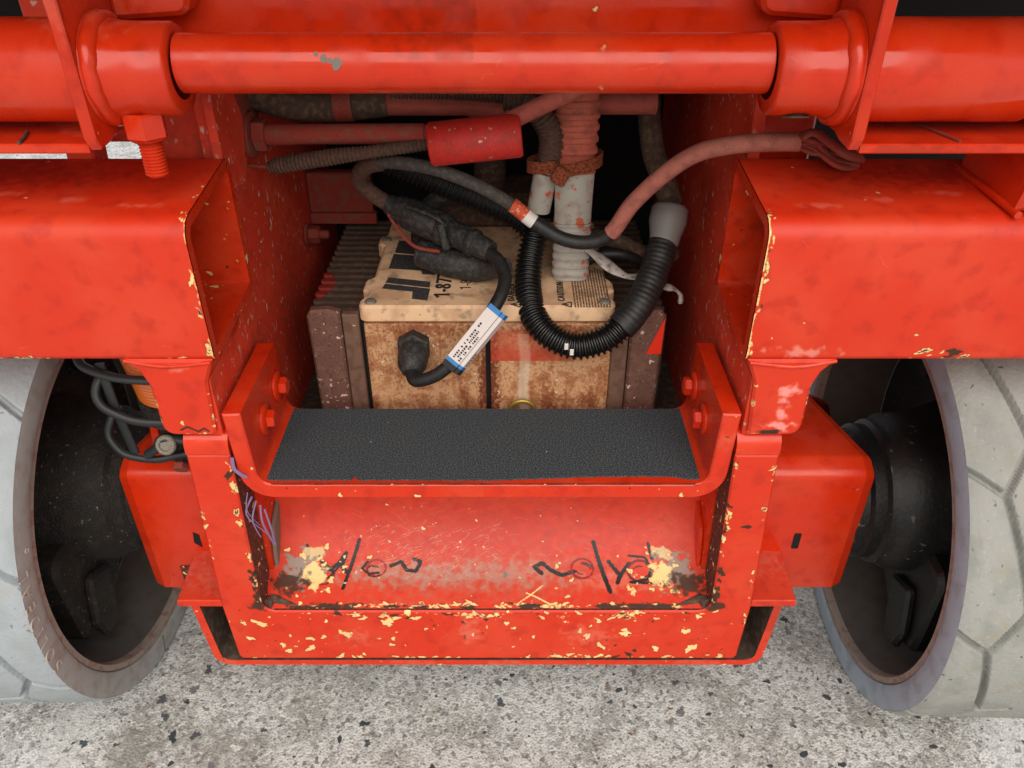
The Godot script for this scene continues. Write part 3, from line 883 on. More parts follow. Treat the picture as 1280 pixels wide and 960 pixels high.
func recess():
	rng.seed = 180
	# back wall that curves into the dusty floor behind the bar
	var path := open_round(PackedVector2Array([Vector2(-0.108, 0.425), Vector2(-0.088, 0.272), Vector2(-0.003, 0.2345)]), [0, 0.11, 0], 14)
	var m := MB.new()
	var s := 0.0
	var W := 800
	var H := 400
	var total := 0.0
	for i in path.size() - 1: total += path[i].distance_to(path[i + 1])
	for i in path.size() - 1:
		var a := path[i]
		var b := path[i + 1]
		var l := a.distance_to(b)
		var nrm := []
		for k in [i, i + 1]:
			var e := (path[mini(k + 1, path.size() - 1)] - path[maxi(k - 1, 0)]).normalized()
			nrm.append(V(0, -e.x, e.y).normalized() * -1.0)
		if nrm[0].z + nrm[0].y < 0: nrm = [-nrm[0], -nrm[1]]
		m.quad4(V(-0.266, a.y, a.x), V(0.266, a.y, a.x), V(0.266, b.y, b.x), V(-0.266, b.y, b.x), nrm[0], nrm[0], nrm[1], nrm[1], Vector2(-0.266, s), Vector2(0.266, s), Vector2(0.266, s + l), Vector2(-0.266, s + l))
		s += l
	var im := red_sheet(W, H)
	# u across, v from the top of the back wall to the front edge of the floor; z gives v on the floor
	var px := func(x: float, z: float) -> Vector2:
		# the mark lies where the line from above the front edge meets the slope
		var t := -0.44 * z / (0.7555 + 0.44 * (0.64 - z))
		var zz := z + t * (0.64 - z)
		var run := 0.0
		for i in range(path.size() - 1, 0, -1):
			if path[i - 1].x < zz:
				run += path[i].distance_to(path[i - 1]) * (path[i].x - zz) / (path[i].x - path[i - 1].x)
				break
			run += path[i].distance_to(path[i - 1])
		return Vector2((x + t * (0.03 - x) + 0.27) / 0.54 * W, (total - run) / total * H)
	patch(im, 400, 250, 380, 120, Color(0.66, 0.10, 0.06), 0.35, 401, 0.9)
	patch(im, 380, 330, 360, 80, Color(0.70, 0.38, 0.33), 0.5, 402, 0.9)
	patch(im, 420, 200, 380, 120, Color(0.66, 0.24, 0.18), 0.3, 410, 0.9)
	patch(im, 420, 330, 170, 40, DUST, 0.55, 403, 0.9)
	patch(im, 250, 330, 150, 34, DUST, 0.6, 404, 0.9)
	patch(im, 640, 345, 120, 26, Color(0.8, 0.45, 0.4), 0.6, 405, 0.9)
	scratches(im, Rect2(60, 150, 700, 200), 150, 30.0, Color(0.82, 0.62, 0.58), 0.5, 0.3, 1.4)
	scratches(im, Rect2(120, 230, 300, 90), 150, 22.0, Color(0.75, 0.66, 0.62), 0.75, -0.5, 0.9)
	strewn(im, Rect2(30, 180, 740, 210), 60, 0.8, 3.5)
	# marker signs on the floor, as seen from the front
	var ink := Color(0.07, 0.06, 0.06)
	var P := func(x: float, z: float) -> Vector2: return px.call(x, z)
	var line := func(pts: Array, w: float):
		var q := []
		for p in pts: q.append(P.call(p[0], p[1]))
		stroke(im, q, w, ink, 0.9, 0.35)
	var circle := func(x: float, z: float, r: float, w: float, c: Color):
		var q := []
		for k in 21: q.append(P.call(x, z) + Vector2.from_angle(TAU * k / 20.0) * r)
		stroke(im, q, w, c, 0.85, 0.4)
	line.call([[-0.232, -0.098], [-0.228, -0.085], [-0.214, -0.083]], 3.2)
	circle.call(-0.205, -0.056, 19.0, 2.6, Color(0.5, 0.06, 0.03))
	line.call([[-0.232, -0.052], [-0.214, -0.046], [-0.196, -0.054], [-0.187, -0.07]], 2.6)
	line.call([[-0.21, -0.076], [-0.198, -0.064], [-0.188, -0.074], [-0.181, -0.088], [-0.184, -0.07], [-0.176, -0.06]], 4.2)
	line.call([[-0.166, -0.104], [-0.172, -0.07], [-0.177, -0.034]], 3.6)
	circle.call(-0.14, -0.067, 17.0, 2.4, Color(0.55, 0.1, 0.06))
	line.call([[-0.152, -0.076], [-0.158, -0.066], [-0.148, -0.058], [-0.136, -0.060]], 2.6)
	line.call([[-0.122, -0.07], [-0.110, -0.076], [-0.102, -0.064], [-0.09, -0.062], [-0.085, -0.076], [-0.095, -0.08]], 4.0)
	line.call([[0.108, -0.062], [0.092, -0.056], [0.078, -0.064], [0.068, -0.074], [0.058, -0.068], [0.068, -0.058]], 4.4)
	circle.call(0.118, -0.066, 20.0, 2.6, Color(0.5, 0.07, 0.04))
	line.call([[0.134, -0.102], [0.141, -0.07], [0.150, -0.028]], 4.4)
	line.call([[0.152, -0.076], [0.164, -0.056], [0.160, -0.044], [0.166, -0.058], [0.178, -0.074]], 4.2)
	circle.call(0.19, -0.062, 22.0, 3.0, Color(0.42, 0.05, 0.03))
	line.call([[0.178, -0.084], [0.198, -0.082], [0.205, -0.066], [0.198, -0.05], [0.176, -0.045], [0.212, -0.043]], 2.8)
	line.call([[0.204, -0.1], [0.207, -0.08], [0.212, -0.088], [0.224, -0.092]], 3.0)
	for q in [[-0.205, -0.058, 12.0], [-0.142, -0.064, 9.0], [0.118, -0.064, 11.0], [0.19, -0.062, 13.0]]:
		var mid_: Vector2 = P.call(q[0], q[1])
		for k in 3:
			var arc := []
			var a0 := rng.randf() * TAU
			for g in 8: arc.append(mid_ + Vector2.from_angle(a0 + g * 0.22) * (q[2] + 4.0 * k) * Vector2(1.0, 0.8))
			stroke(im, arc, 1.6, ink, 0.75, 0.5)
	scratches(im, Rect2(200, 270, 160, 70), 60, 24.0, Color(0.72, 0.66, 0.62), 0.8, -0.6, 0.8)
	scratches(im, Rect2(430, 280, 200, 70), 50, 20.0, Color(0.76, 0.45, 0.4), 0.6, 0.4, 1.2)
	# worn corners
	for sd in [-1.0, 1.0]:
		var c: Vector2 = P.call(sd * 0.235, -0.066)
		patch(im, c.x - sd * 4.0, c.y + 4, 44, 46, DUST.lerp(Color(0.4, 0.36, 0.33), 0.3), 0.95, 420 + int(sd), 0.5)
		patch(im, c.x - sd * 28.0, c.y + 12, 22, 34, CREAM, 0.95, 424 + int(sd), 0.35)
		patch(im, c.x - sd * 22.0, c.y - 34, 22, 14, CREAM.lerp(DUST, 0.3), 0.9, 428 + int(sd), 0.35)
		for k in 22: chip(im, c.x - sd * rng.randf_range(0, 90), c.y + rng.randf_range(-50, 50), 1.0 + 5.0 * pow(rng.randf(), 2.0))
		patch(im, c.x + sd * 20.0, c.y + 30, 40, 26, RUST, 0.9, 432 + int(sd), 0.5)
		patch(im, c.x - sd * 60.0, H - 4, 70, 9, RUST, 0.95, 436 + int(sd), 0.5)
	edge_chips(im, Vector2(60, H - 3), Vector2(740, H - 3), 130, -8.0, 0.8, 3.6, 3.0)
	for k in 14: chip(im, rng.randf_range(60, 740), H - rng.randf_range(1, 5), rng.randf_range(1.5, 5.0), RUST, 3.0, 0.0)
	stroke(im, [Vector2(455, 390), Vector2(478, 372), Vector2(500, 352)], 1.6, CREAM, 0.9)
	stroke(im, [Vector2(470, 368), Vector2(490, 378), Vector2(512, 392)], 1.8, CREAM, 0.9)
	chip(im, 432, 330, 5, Color(0.45, 0.42, 0.4))
	var fm := mat("recess paint", Color.WHITE, 0.6)
	fm.albedo_texture = tex(im)
	fm.uv1_scale = Vector3(1.0 / 0.54, 1.0 / total, 1)
	fm.uv1_offset = Vector3(0.5, 0, 0)
	coat(fm)
	var o := part("recess_plate", m, fm, lift)
	for sd in [-1.0, 1.0]:
		var c := MB.new()
		plate(c, PackedVector2Array([Vector2(-0.046, 0.226), Vector2(-0.046, 0.44), Vector2(-0.11, 0.41), Vector2(-0.11, 0.226)]), zy, sd * 0.2595, sd * 0.272, 0.0)
		part("side_cheek", c, M["chipped red paint"], o)
		var d := MB.new()
		plate(d, PackedVector2Array([Vector2(-0.047, 0.231), Vector2(-0.050, 0.270), Vector2(-0.060, 0.31), Vector2(-0.098, 0.325), Vector2(-0.108, 0.233)]), zy, sd * 0.2545, sd * 0.2592, 0.001)
		part("corner_web", d, mat("corner dust", Color(0.46, 0.40, 0.36), 0.9) if sd < 0 else M["chipped red paint"], o)
		var e := MB.new()
		var lump := [V(sd * 0.262, 0.239, -0.006), V(sd * 0.256, 0.238, -0.014), V(sd * 0.245, 0.2365, -0.012), V(sd * 0.225, 0.2345, -0.007)]
		tube(e, lump, func(l: float) -> float: return 0.0075 - 0.14 * l if l < 0.04 else 0.002, 10, 0.002)
		part("dried_mud", e, M["brown grime"], o)

func step():
	rng.seed = 200
	# U-bent step: ears, bends and tread; section across x, length along z
	var path := PackedVector2Array([Vector2(-0.256, 0.523), Vector2(-0.252, 0.414), Vector2(0.252, 0.414), Vector2(0.256, 0.523)])
	var out := sheet_outline(path, [0, 0.034, 0.034, 0], 0.0185, 9)
	var to3 := func(p: Vector2, d: float) -> Vector3: return Vector3(p.x, p.y, d)
	var sides := MB.new()
	var front := MB.new()
	walls(sides, out, to3, -0.134, 0.0005)
	var ins := inset(out, 0.0016)
	cap(front, ins, to3, 0.002, Vector3.BACK)
	cap(sides, out, to3, -0.134, Vector3.FORWARD)
	for i in out.size():
		var j := (i + 1) % out.size()
		var e := (out[j] - out[i]).normalized()
		var sg: float = signf(area(out))
		front.quad(to3.call(out[i], 0.0005), to3.call(out[j], 0.0005), to3.call(ins[j], 0.002), to3.call(ins[i], 0.002), Vector3(e.y * sg, -e.x * sg, 1))
	var o := part("step", [sides, front], [M["red paint"], M["chipped red paint"]], lift)
	var sm := MB.new()
	tube(sm, [V(-0.222, 0.4327, 0.0010), V(-0.1, 0.4329, 0.0012), V(0.05, 0.4326, 0.0010), V(0.222, 0.4328, 0.0011)], func(l: float) -> float: return 0.0006 + 0.0004 * absf(sin(l * 37.0) * sin(l * 91.0)), 6, 0.004)
	part("rusty_seam", sm, M["worn rusty edge"], o)
	# grip tape with a torn front edge
	var g := MB.new()
	var top := 0.4339
	var n := 120
	var f := FastNoiseLite.new()
	f.seed = 5
	f.frequency = 0.09
	var prev := []
	for i in n + 1:
		var t := float(i) / n
		var zf := -0.0045 - 0.0022 * absf(f.get_noise_1d(i * 2.0)) - (0.006 * smoothstep(0.5, 0.8, t) if t < 0.86 else 0.006 * smoothstep(1.0, 0.9, t))
		if i == 25: zf -= 0.006
		var bow := 0.0
		var xl := -0.2325 + 0.0
		var xr := 0.2345
		var x := lerpf(xl, xr, t)
		var side_lift := 0.005 * pow(maxf(0.0, absf(x) - 0.221) / 0.0135, 2.0)
		var zb := -0.132
		var row := [V(x, top + side_lift, zb), V(x, top + side_lift, zf), V(x, top + side_lift - 0.001, zf + 0.0008)]
		if i:
			g.quad(prev[0], row[0], row[1], prev[1], Vector3.UP)
			g.quad(prev[1], row[1], row[2], prev[2], V(0, 0.3, 1))
		prev = row
	part("grip_tape", g, M["black grip tape"], o)
	for s in [-1.0, 1.0]:
		for k in 2:
			var b := MB.new()
			hex_head(b, V(s * 0.2355, [0.476, 0.480][k], [-0.055, -0.112][k]), V(-s, 0.035, 0), 0.0105, 0.009, 0.0175, 0.3 + k)
			part("bolt", b, M["red paint"], o)

func tray():
	rng.seed = 220
	# box open to the front behind the bar
	var sheet := sheet_outline(PackedVector2Array([Vector2(-0.352, 0.236), Vector2(-0.343, 0.125), Vector2(0.343, 0.125), Vector2(0.352, 0.236)]), [0, 0.022, 0.022, 0], 0.0095, 7)
	var sides := MB.new()
	var front := MB.new()
	walls(sides, sheet, xy, -0.34, -0.006)
	cap(front, sheet, xy, -0.006, Vector3.BACK)
	cap(sides, sheet, xy, -0.34, Vector3.FORWARD)
	var o := part("skid_tray", [sides, front], [M["cavity brown"], M["chipped red paint"]], lift)
	for s in [-1.0, 1.0]:
		var l := MB.new()
		var r := MB.new()
		var poly := PackedVector2Array([Vector2(s * 0.3135, -0.0465), Vector2(s * 0.3135, -0.004), Vector2(s * 0.366, -0.004), Vector2(s * 0.367, -0.02), Vector2(s * 0.371, -0.09), Vector2(s * 0.262, -0.11), Vector2(s * 0.262, -0.0465)])
		plate(l, poly, xz, 0.236, 0.247, 0.0012, r)
		part("tray_ledge", [l, r], [M["dusty top red"], M["chipped red paint"]], o)
	var back := MB.new()
	box(back, V(-0.33, 0.145, -0.12), V(0.33, 0.235, -0.11), 0.0)
	part("tray_back", back, M["cavity brown"], o)

func axle_box(s: float):
	rng.seed = 240 + int(s)
	# folded box from the tray to the wheel hub; outer end chamfered
	var prof := rounded(PackedVector2Array([Vector2(-0.084, 0.178), Vector2(-0.084, 0.372), Vector2(-0.105, 0.384), Vector2(-0.235, 0.388), Vector2(-0.262, 0.36), Vector2(-0.262, 0.178)]), [0.004, 0.014, 0.012, 0.02, 0.02, 0.004], 6)
	var m := MB.new()
	var x1 := 0.462 if s > 0 else 0.438
	var cx := Vector2(-0.168, 0.285)
	# three rings: straight body, shoulder, end
	var rings := []
	for k in 4:
		var x: float = s * [0.276, x1 - 0.014, x1 - 0.003, x1][k]
		var r: float = [1.0, 1.0, 0.955, 0.91][k]
		var ring := []
		for p in prof:
			var q := cx + (p - cx) * r
			var xx := x
			if k > 0: xx -= s * 0.05 * pow(clampf((p.y - 0.36) / 0.04, 0.0, 1.0), 1.0) * clampf((-p.x - 0.1) / 0.13, 0.0, 1.0)
			ring.append(zy(q, xx))
		rings.append(ring)
	var n := prof.size()
	for k in 3:
		for i in n:
			var j := (i + 1) % n
			var e := (prof[j] - prof[i]).normalized()
			var sg: float = signf(area(prof))
			var nn := Vector2(e.y, -e.x) * sg
			var e0 := (prof[i] - prof[(i + n - 1) % n]).normalized()
			var e2 := (prof[(j + 1) % n] - prof[j]).normalized()
			var na := nn
			var nb := nn
			if e0.dot(e) > 0.64: na = (Vector2(e0.y, -e0.x) * sg + nn).normalized()
			if e2.dot(e) > 0.64: nb = (Vector2(e2.y, -e2.x) * sg + nn).normalized()
			var t: float = [0.0, 0.5, 1.1][k] * s
			var A := V(t, na.y, na.x).normalized()
			var B := V(t, nb.y, nb.x).normalized()
			m.quad4(rings[k][i], rings[k][j], rings[k + 1][j], rings[k + 1][i], A, B, B, A)
	var mid := Vector3.ZERO
	for p in rings[3]: mid += p / n
	for i in n: m.tri(mid, rings[3][i], rings[3][(i + 1) % n], V(s, 0, 0), V(s, 0, 0), V(s, 0, 0))
	var o := part("axle_housing", m, M["red paint"], lift)
	# slot and small hole punched in the face
	var k := MB.new()
	if s < 0:
		plate(k, rect(-0.396, 0.190, -0.376, 0.222, 0.003), xy, -0.090, -0.0832, 0.0006)
		part("rusty_slot", k, M["worn rusty edge"], o)
		var k2 := MB.new()
		plate(k2, PackedVector2Array([Vector2(-0.368, 0.262), Vector2(-0.359, 0.254), Vector2(-0.359, 0.276), Vector2(-0.366, 0.280)]), xy, -0.09, -0.0834, 0.0)
		part("slot", k2, M["dark void steel"], o)
	else:
		plate(k, rect(0.381, 0.252, 0.390, 0.278, 0.002), xy, -0.09, -0.0834, 0.0)
		part("slot", k, M["dark void steel"], o)
		var k2 := MB.new()
		lathe(k2, [Vector2(0, 0.0045), Vector2(0.001, 0.004), Vector2(0.0005, 0.0025), Vector2(-0.001, 0.0)], V(0.440, 0.352, -0.0838), Vector3.BACK, 16)
		part("plug", k2, M["red paint"], o)
		# narrow pale tag plate behind the right foot
		var t := MB.new()
		box(t, V(0.345, 0.476, -0.085), V(0.353, 0.500, -0.080), 0.0006)
		part("steel_tab", t, M["zinc bolt"], o)

func bay():
	rng.seed = 260
	for s in [-1.0, 1.0]:
		var m := MB.new()
		# the wall runs below and behind the beam end
		var poly := PackedVector2Array([Vector2(-0.004, 0.497), Vector2(-0.004, 0.5835), Vector2(-0.141, 0.592), Vector2(-0.141, 0.91), Vector2(-0.62, 0.91), Vector2(-0.62, 0.30), Vector2(-0.11, 0.30)])
		plate(m, poly, zy, s * 0.2615, s * 0.2735, 0.001)
		var w := part("bay_wall", m, M["splashed red paint"], lift)
		if s < 0:
			var b := MB.new()
			lathe(b, [Vector2(0, 0.04), Vector2(0.006, 0.04), Vector2(0.008, 0.036), Vector2(0.008, 0.0)], V(-0.262, 0.745, -0.24), V(1, 0, 0), 32)
			part("pin_boss", b, M["dusty red"], w)
			var p := MB.new()
			plate(p, rounded(PackedVector2Array([Vector2(-0.132, 0.70), Vector2(-0.132, 0.80), Vector2(-0.19, 0.80), Vector2(-0.215, 0.75), Vector2(-0.19, 0.69)]), 0.015), zy, -0.2612, -0.252, 0.001)
			part("lug", p, M["splashed red paint"], w)
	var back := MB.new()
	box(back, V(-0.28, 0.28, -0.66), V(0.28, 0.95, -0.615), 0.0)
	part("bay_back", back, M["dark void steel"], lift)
	var fl := MB.new()
	box(fl, V(-0.262, 0.33, -0.63), V(0.262, 0.345, -0.11), 0.001)
	part("bay_floor", fl, M["cavity brown"], lift)
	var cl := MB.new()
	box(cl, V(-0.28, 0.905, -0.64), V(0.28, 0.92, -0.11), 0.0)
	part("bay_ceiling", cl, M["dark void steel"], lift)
	# cross member at the back of the left wall
	var c := MB.new()
	plate(c, rect(-0.48, 0.537, -0.46, 0.605, 0.004), zy, -0.26, -0.17, 0.001)
	var c2 := part("cross_member", c, M["dusty red"], lift)
	var lip := MB.new()
	box(lip, V(-0.26, 0.532, -0.465), V(-0.165, 0.548, -0.452), 0.001)
	part("lip", lip, M["dusty red"], c2)
	var bo := MB.new()
	hex_head(bo, V(-0.26, 0.53, -0.42), V(1, 0, 0), 0.012, 0.016, 0.016)
	lathe(bo, [Vector2(0.018, 0.006), Vector2(0.03, 0.006), Vector2(0.032, 0.004), Vector2(0.032, 0.0)], V(-0.26, 0.53, -0.42), V(1, 0, 0), 14)
	part("bolt", bo, M["dusty red"], c2)
	# pipes under the cross tube
	var t := MB.new()
	lathe(t, [Vector2(0.018, 0.0), Vector2(0.018, 0.0108), Vector2(0.19, 0.0108), Vector2(0.191, 0.0096), Vector2(0.25, 0.0096)], V(-0.255, 0.7265, -0.235), V(1, 0.005, 0), 24)
	var pipe := part("hydraulic_pipe", t, M["dusty red"], lift)
	var nut := MB.new()
	lathe(nut, [Vector2(0, 0.0), Vector2(0.0, 0.024), Vector2(0.006, 0.024), Vector2(0.006, 0.0)], V(-0.256, 0.7265, -0.235), V(1, 0, 0), 28)
	hex_head(nut, V(-0.25, 0.7265, -0.235), V(1, 0, 0), 0.0175, 0.014)
	lathe(nut, [Vector2(0.02, 0.0112), Vector2(0.05, 0.0112)], V(-0.255, 0.7265, -0.235), V(1, 0, 0), 24)
	part("pipe_nut", nut, M["dusty red"], pipe)
	var p2 := MB.new()
	lathe(p2, [Vector2(0, 0.0), Vector2(0, 0.014), Vector2(0.13, 0.014), Vector2(0.132, 0.0155), Vector2(0.27, 0.0155), Vector2(0.274, 0.013), Vector2(0.34, 0.013)], V(-0.15, 0.750, -0.275), V(1, 0.0, 0), 24)
	part("hydraulic_pipe", p2, M["pale dusty red"], lift)
	var p3 := MB.new()
	tube(p3, [V(-0.262, 0.765, -0.27), V(-0.22, 0.752, -0.265), V(-0.17, 0.748, -0.268), V(-0.11, 0.752, -0.275)], 0.017, 16)
	var p4 := part("hydraulic_hose", p3, M["brown grime"], lift)
	var fit := MB.new()
	lathe(fit, [Vector2(0, 0.0), Vector2(0, 0.018), Vector2(0.02, 0.018), Vector2(0.02, 0.0)], V(-0.165, 0.749, -0.268), V(1, 0.05, 0), 20)
	part("hose_fitting", fit, M["dusty red"], p4)
	# canister on the pipe end
	var can := MB.new()
	var ca := V(-0.056, 0.728, -0.195)
	var cb := V(0.040, 0.738, -0.195)
	var L := ca.distance_to(cb)
	lathe(can, [Vector2(0, 0.0), Vector2(0, 0.0205), Vector2(0.002, 0.0225), Vector2(L - 0.003, 0.0225), Vector2(L, 0.0205), Vector2(L, 0.0)], ca, cb - ca, 32)
	var cn := part("canister", can, M["canister red"] if M.has("canister red") else canister_paint(), lift)
	# underside of the deck above
	for s in [-1.0, 1.0]:
		var d := MB.new()
		box(d, V(minf(s * 0.32, s * 1.1), 0.735 if s < 0 else 0.60, -0.46), V(maxf(s * 0.32, s * 1.1), 1.3, -0.44), 0.0)
		part("side_panel", d, M["dark void steel"], lift)
	var deck := MB.new()
	box(deck, V(-1.1, 1.07, -1.5), V(1.1, 1.3, 0.16), 0.01)
	part("deck", deck, M["dark void steel"], lift)

func canister_paint() -> StandardMaterial3D:
	var im := layered(256, Color(0.74, 0.13, 0.09), [[noise(256, 8.0, 85, 4), 0.4, 0.8, Color(0.64, 0.14, 0.1), 0.7], [noise(256, 70.0, 86, 2), 0.7, 0.9, Color(0.85, 0.45, 0.38), 0.7]])
	strewn(im, Rect2(0, 0, 256, 256), 26, 0.8, 3.5, Color(0.85, 0.7, 0.66))
	var m := mat("canister red", Color.WHITE, 0.6)
	tri_tex(m, tex(im), 0.12)
	return m

# Turning tube with its bosses, flanges and cylinders across the top.
func upper():
	rng.seed = 280
	var cy := 0.838
	var cz := -0.04
	var t := MB.new()
	lathe(t, [Vector2(-0.235, 0.0232), Vector2(0.235, 0.0232)], V(0, 0.8425, cz), V(1, 0, 0), 56)
	# grey scrapes and specks on the tube
	var im := red_sheet(700, 220)
	var u := func(x: float, a: float) -> Vector2: return Vector2((x + 0.235) / 0.47 * 700.0, a * 220.0)
	var tm := mat("tube paint", Color.WHITE, 0.5)
	for k in 3: patch(im, [182, 250, 236][k], [118, 108, 116][k], [8, 6, 4][k], [14, 8, 12][k], Color(0.45, 0.43, 0.40), 0.9, 500 + k, 0.5)
	var tube_part := part("cross_tube", t, M["red paint"], lift)
	for q in [[-0.116, 20.0, 0.006], [-0.106, 12.0, 0.008], [-0.122, 28.0, 0.003], [-0.111, 16.0, 0.004]]:
		var sc := MB.new()
		var ang := deg_to_rad(q[1])
		var c := V(q[0], 0.8425 + sin(ang) * 0.02345, cz + cos(ang) * 0.02345)
		var nrm := V(0, sin(ang), cos(ang))
		var tg := V(0, cos(ang), -sin(ang))
		var poly := []
		for k in 9: poly.append(c + (V(1, 0, 0) * cos(TAU * k / 9) + tg * sin(TAU * k / 9) * 1.2) * q[2] * rng.randf_range(0.35, 0.7))
		for k in 9: sc.tri(c, poly[k], poly[(k + 1) % 9], nrm, nrm, nrm)
		part("paint_scrape", sc, M["grey scrape"] if M.has("grey scrape") else mat("grey scrape", Color(0.47, 0.44, 0.41), 0.8), tube_part)
	for s in [-1.0, 1.0]:
		var b := MB.new()
		lathe(b, [Vector2(0, 0.0236), Vector2(0, 0.033), Vector2(0.0025, 0.0355), Vector2(0.03, 0.0357), Vector2(0.042, 0.0362), Vector2(0.052, 0.0385), Vector2(0.058, 0.0415), Vector2(0.0612, 0.0435)], V(s * 0.237, cy, cz), V(s, 0, 0), 56)
		var bo := part("tube_boss", b, M["red paint"], lift)
		var w := MB.new()
		var ring := []
		for k in 33: ring.append(V(s * (0.2925 + rng.randf() * 0.001), cy + cos(TAU * k / 32) * 0.0375, cz + sin(TAU * k / 32) * 0.0375))
		tube(w, ring, func(l: float) -> float: return 0.0068 + 0.0003 * sin(l * 210.0) + 0.0004 * sin(l * 57.0), 12, 0.003)
		part("weld_bead", w, M["red paint"], bo)
		if s > 0:
			var h := MB.new()
			lathe(h, [Vector2(0.0, 0.0112), Vector2(0.0012, 0.010), Vector2(0.0, 0.008), Vector2(-0.004, 0.0)], V(0.262, cy - 0.0345, cz + 0.012), V(0, -1, 0.28), 20)
			part("drain_hole", h, M["cavity brown"], bo)
		# flange plate on edge to the viewer
		var f := MB.new()
		var rim := MB.new()
		var poly := PackedVector2Array([Vector2(0.006, 1.1), Vector2(0.006, 0.795), Vector2(0.0, 0.785), Vector2(-0.02, 0.786), Vector2(-0.075, 0.80), Vector2(-0.10, 0.83), Vector2(-0.13, 0.9), Vector2(-0.14, 1.1)])
		plate(f, poly, zy, s * 0.2985, s * 0.3085, 0.0012, rim)
		part("flange", [f, rim], [M["red paint"], M["red paint"]], lift)
		var o := MB.new()
		lathe(o, [Vector2(0.0, 0.0), Vector2(0.0, 0.0397), Vector2(0.133 if s > 0 else 0.36, 0.0397), Vector2(0.139 if s > 0 else 0.366, 0.034), Vector2(0.139 if s > 0 else 0.366, 0.0)], V(s * 0.309, cy - 0.001, cz), V(s, 0, 0), 56)
		var oc := part("outer_cylinder", o, M["red paint"], lift)
		var e := MB.new()
		lathe(e, [Vector2(0, 0.0), Vector2(0, 0.036), Vector2(0.3, 0.036)], V(s * (0.449 if s > 0 else 0.68), cy - 0.001, cz), V(s, 0, 0), 40)
		part("cylinder_end", e, M["red paint"], oc)
		# shelf below the cylinder
		var sh := MB.new()
		plate(sh, PackedVector2Array([Vector2(s * 0.309, 0.0), Vector2(s * 0.75, 0.0), Vector2(s * 0.75, -0.12), Vector2(s * 0.309, -0.12)]), xz, 0.7815, 0.7895, 0.0012)
		var sp := part("shelf", sh, M["red paint"], lift)
		var rust := MB.new()
		tube(rust, [V(s * 0.372, 0.7905, -0.03), V(s * 0.366, 0.791, -0.012), V(s * 0.364, 0.7905, 0.0)] if s < 0 else [V(0.376, 0.7905, -0.05), V(0.385, 0.7908, -0.02), V(0.39, 0.7905, -0.004)], 0.0014, 8)
		part("weld_stub", rust, M["brown grime"] if s < 0 else M["dusty red"], sp)
	# bolt under the left boss
	var bx := MB.new()
	var bc := V(-0.2735, 0.808, -0.032)
	hex_head(bx, V(bc.x, 0.807, bc.z), Vector3.DOWN, 0.0172, 0.0215, 0.0, 0.25)
	lathe(bx, [Vector2(0.0215, 0.0), Vector2(0.0215, 0.0155), Vector2(0.0235, 0.0135), Vector2(0.0235, 0.0)], V(bc.x, 0.807, bc.z), Vector3.DOWN, 24)
	var nb := part("stop_bolt", bx, M["red paint"], lift)
	var th := MB.new()
	var pf := [Vector2(0.02, 0.0092)]
	for k in 11:
		pf.append(Vector2(0.0225 + 0.0028 * k, 0.0082))
		pf.append(Vector2(0.0239 + 0.0028 * k, 0.0098))
	pf.append(Vector2(0.0535, 0.0085))
	pf.append(Vector2(0.0545, 0.0075))
	pf.append(Vector2(0.0545, 0.0))
	lathe(th, pf, V(bc.x, 0.807, bc.z), Vector3.DOWN, 28)
	part("thread", th, M["red paint"], nb)
	# plate above and behind the tube
	var tp := MB.new()
	plate(tp, PackedVector2Array([Vector2(-0.2985, 0.845), Vector2(0.2985, 0.845), Vector2(0.2985, 1.1), Vector2(-0.2985, 1.1)]), xy, -0.115, -0.105, 0.001)
	var tpp := part("upper_plate", tp, M["red paint"], lift)
	for s in [-1.0, 1.0]:
		var bl := MB.new()
		plate(bl, rounded(PackedVector2Array([Vector2(s * 0.235, 0.872), Vector2(s * 0.298, 0.868), Vector2(s * 0.298, 1.0), Vector2(s * 0.21, 1.0)]), [0.012, 0, 0, 0]), xy, -0.1045, -0.075, 0.004)
		part("corner_block", bl, M["red paint"], tpp)
	# dark red brackets seen below the left shelf
	var k := MB.new()
	plate(k, rounded(PackedVector2Array([Vector2(-0.335, 0.68), Vector2(-0.262, 0.68), Vector2(-0.262, 0.90), Vector2(-0.42, 0.90), Vector2(-0.42, 0.741), Vector2(-0.345, 0.741)]), [0, 0, 0, 0, 0, 0.008]), xy, -0.20, -0.16, 0.003)
	part("hanger_bracket", k, M["splashed red paint"], lift)
	var mir := MB.new()
	plate(mir, PackedVector2Array([Vector2(0.262, 0.70), Vector2(0.33, 0.70), Vector2(0.33, 0.83), Vector2(0.262, 0.83)]), xy, -0.20, -0.16, 0.003)
	part("hanger_bracket", mir, M["red paint"], lift)
	var lft := MB.new()
	plate(lft, PackedVector2Array([Vector2(-0.405, 0.70), Vector2(-0.378, 0.70), Vector2(-0.372, 0.79), Vector2(-0.40, 0.79)]), xy, -0.16, -0.13, 0.002)
	part("hanger_bracket", lft, M["splashed red paint"], lift)

# ------------------------------------------------------------------ wheels
func seg_dist(p: Vector2, a: Vector2, b: Vector2) -> float:
	var t := clampf((p - a).dot(b - a) / (b - a).length_squared(), 0.0, 1.0)
	return p.distance_to(a + (b - a) * t)

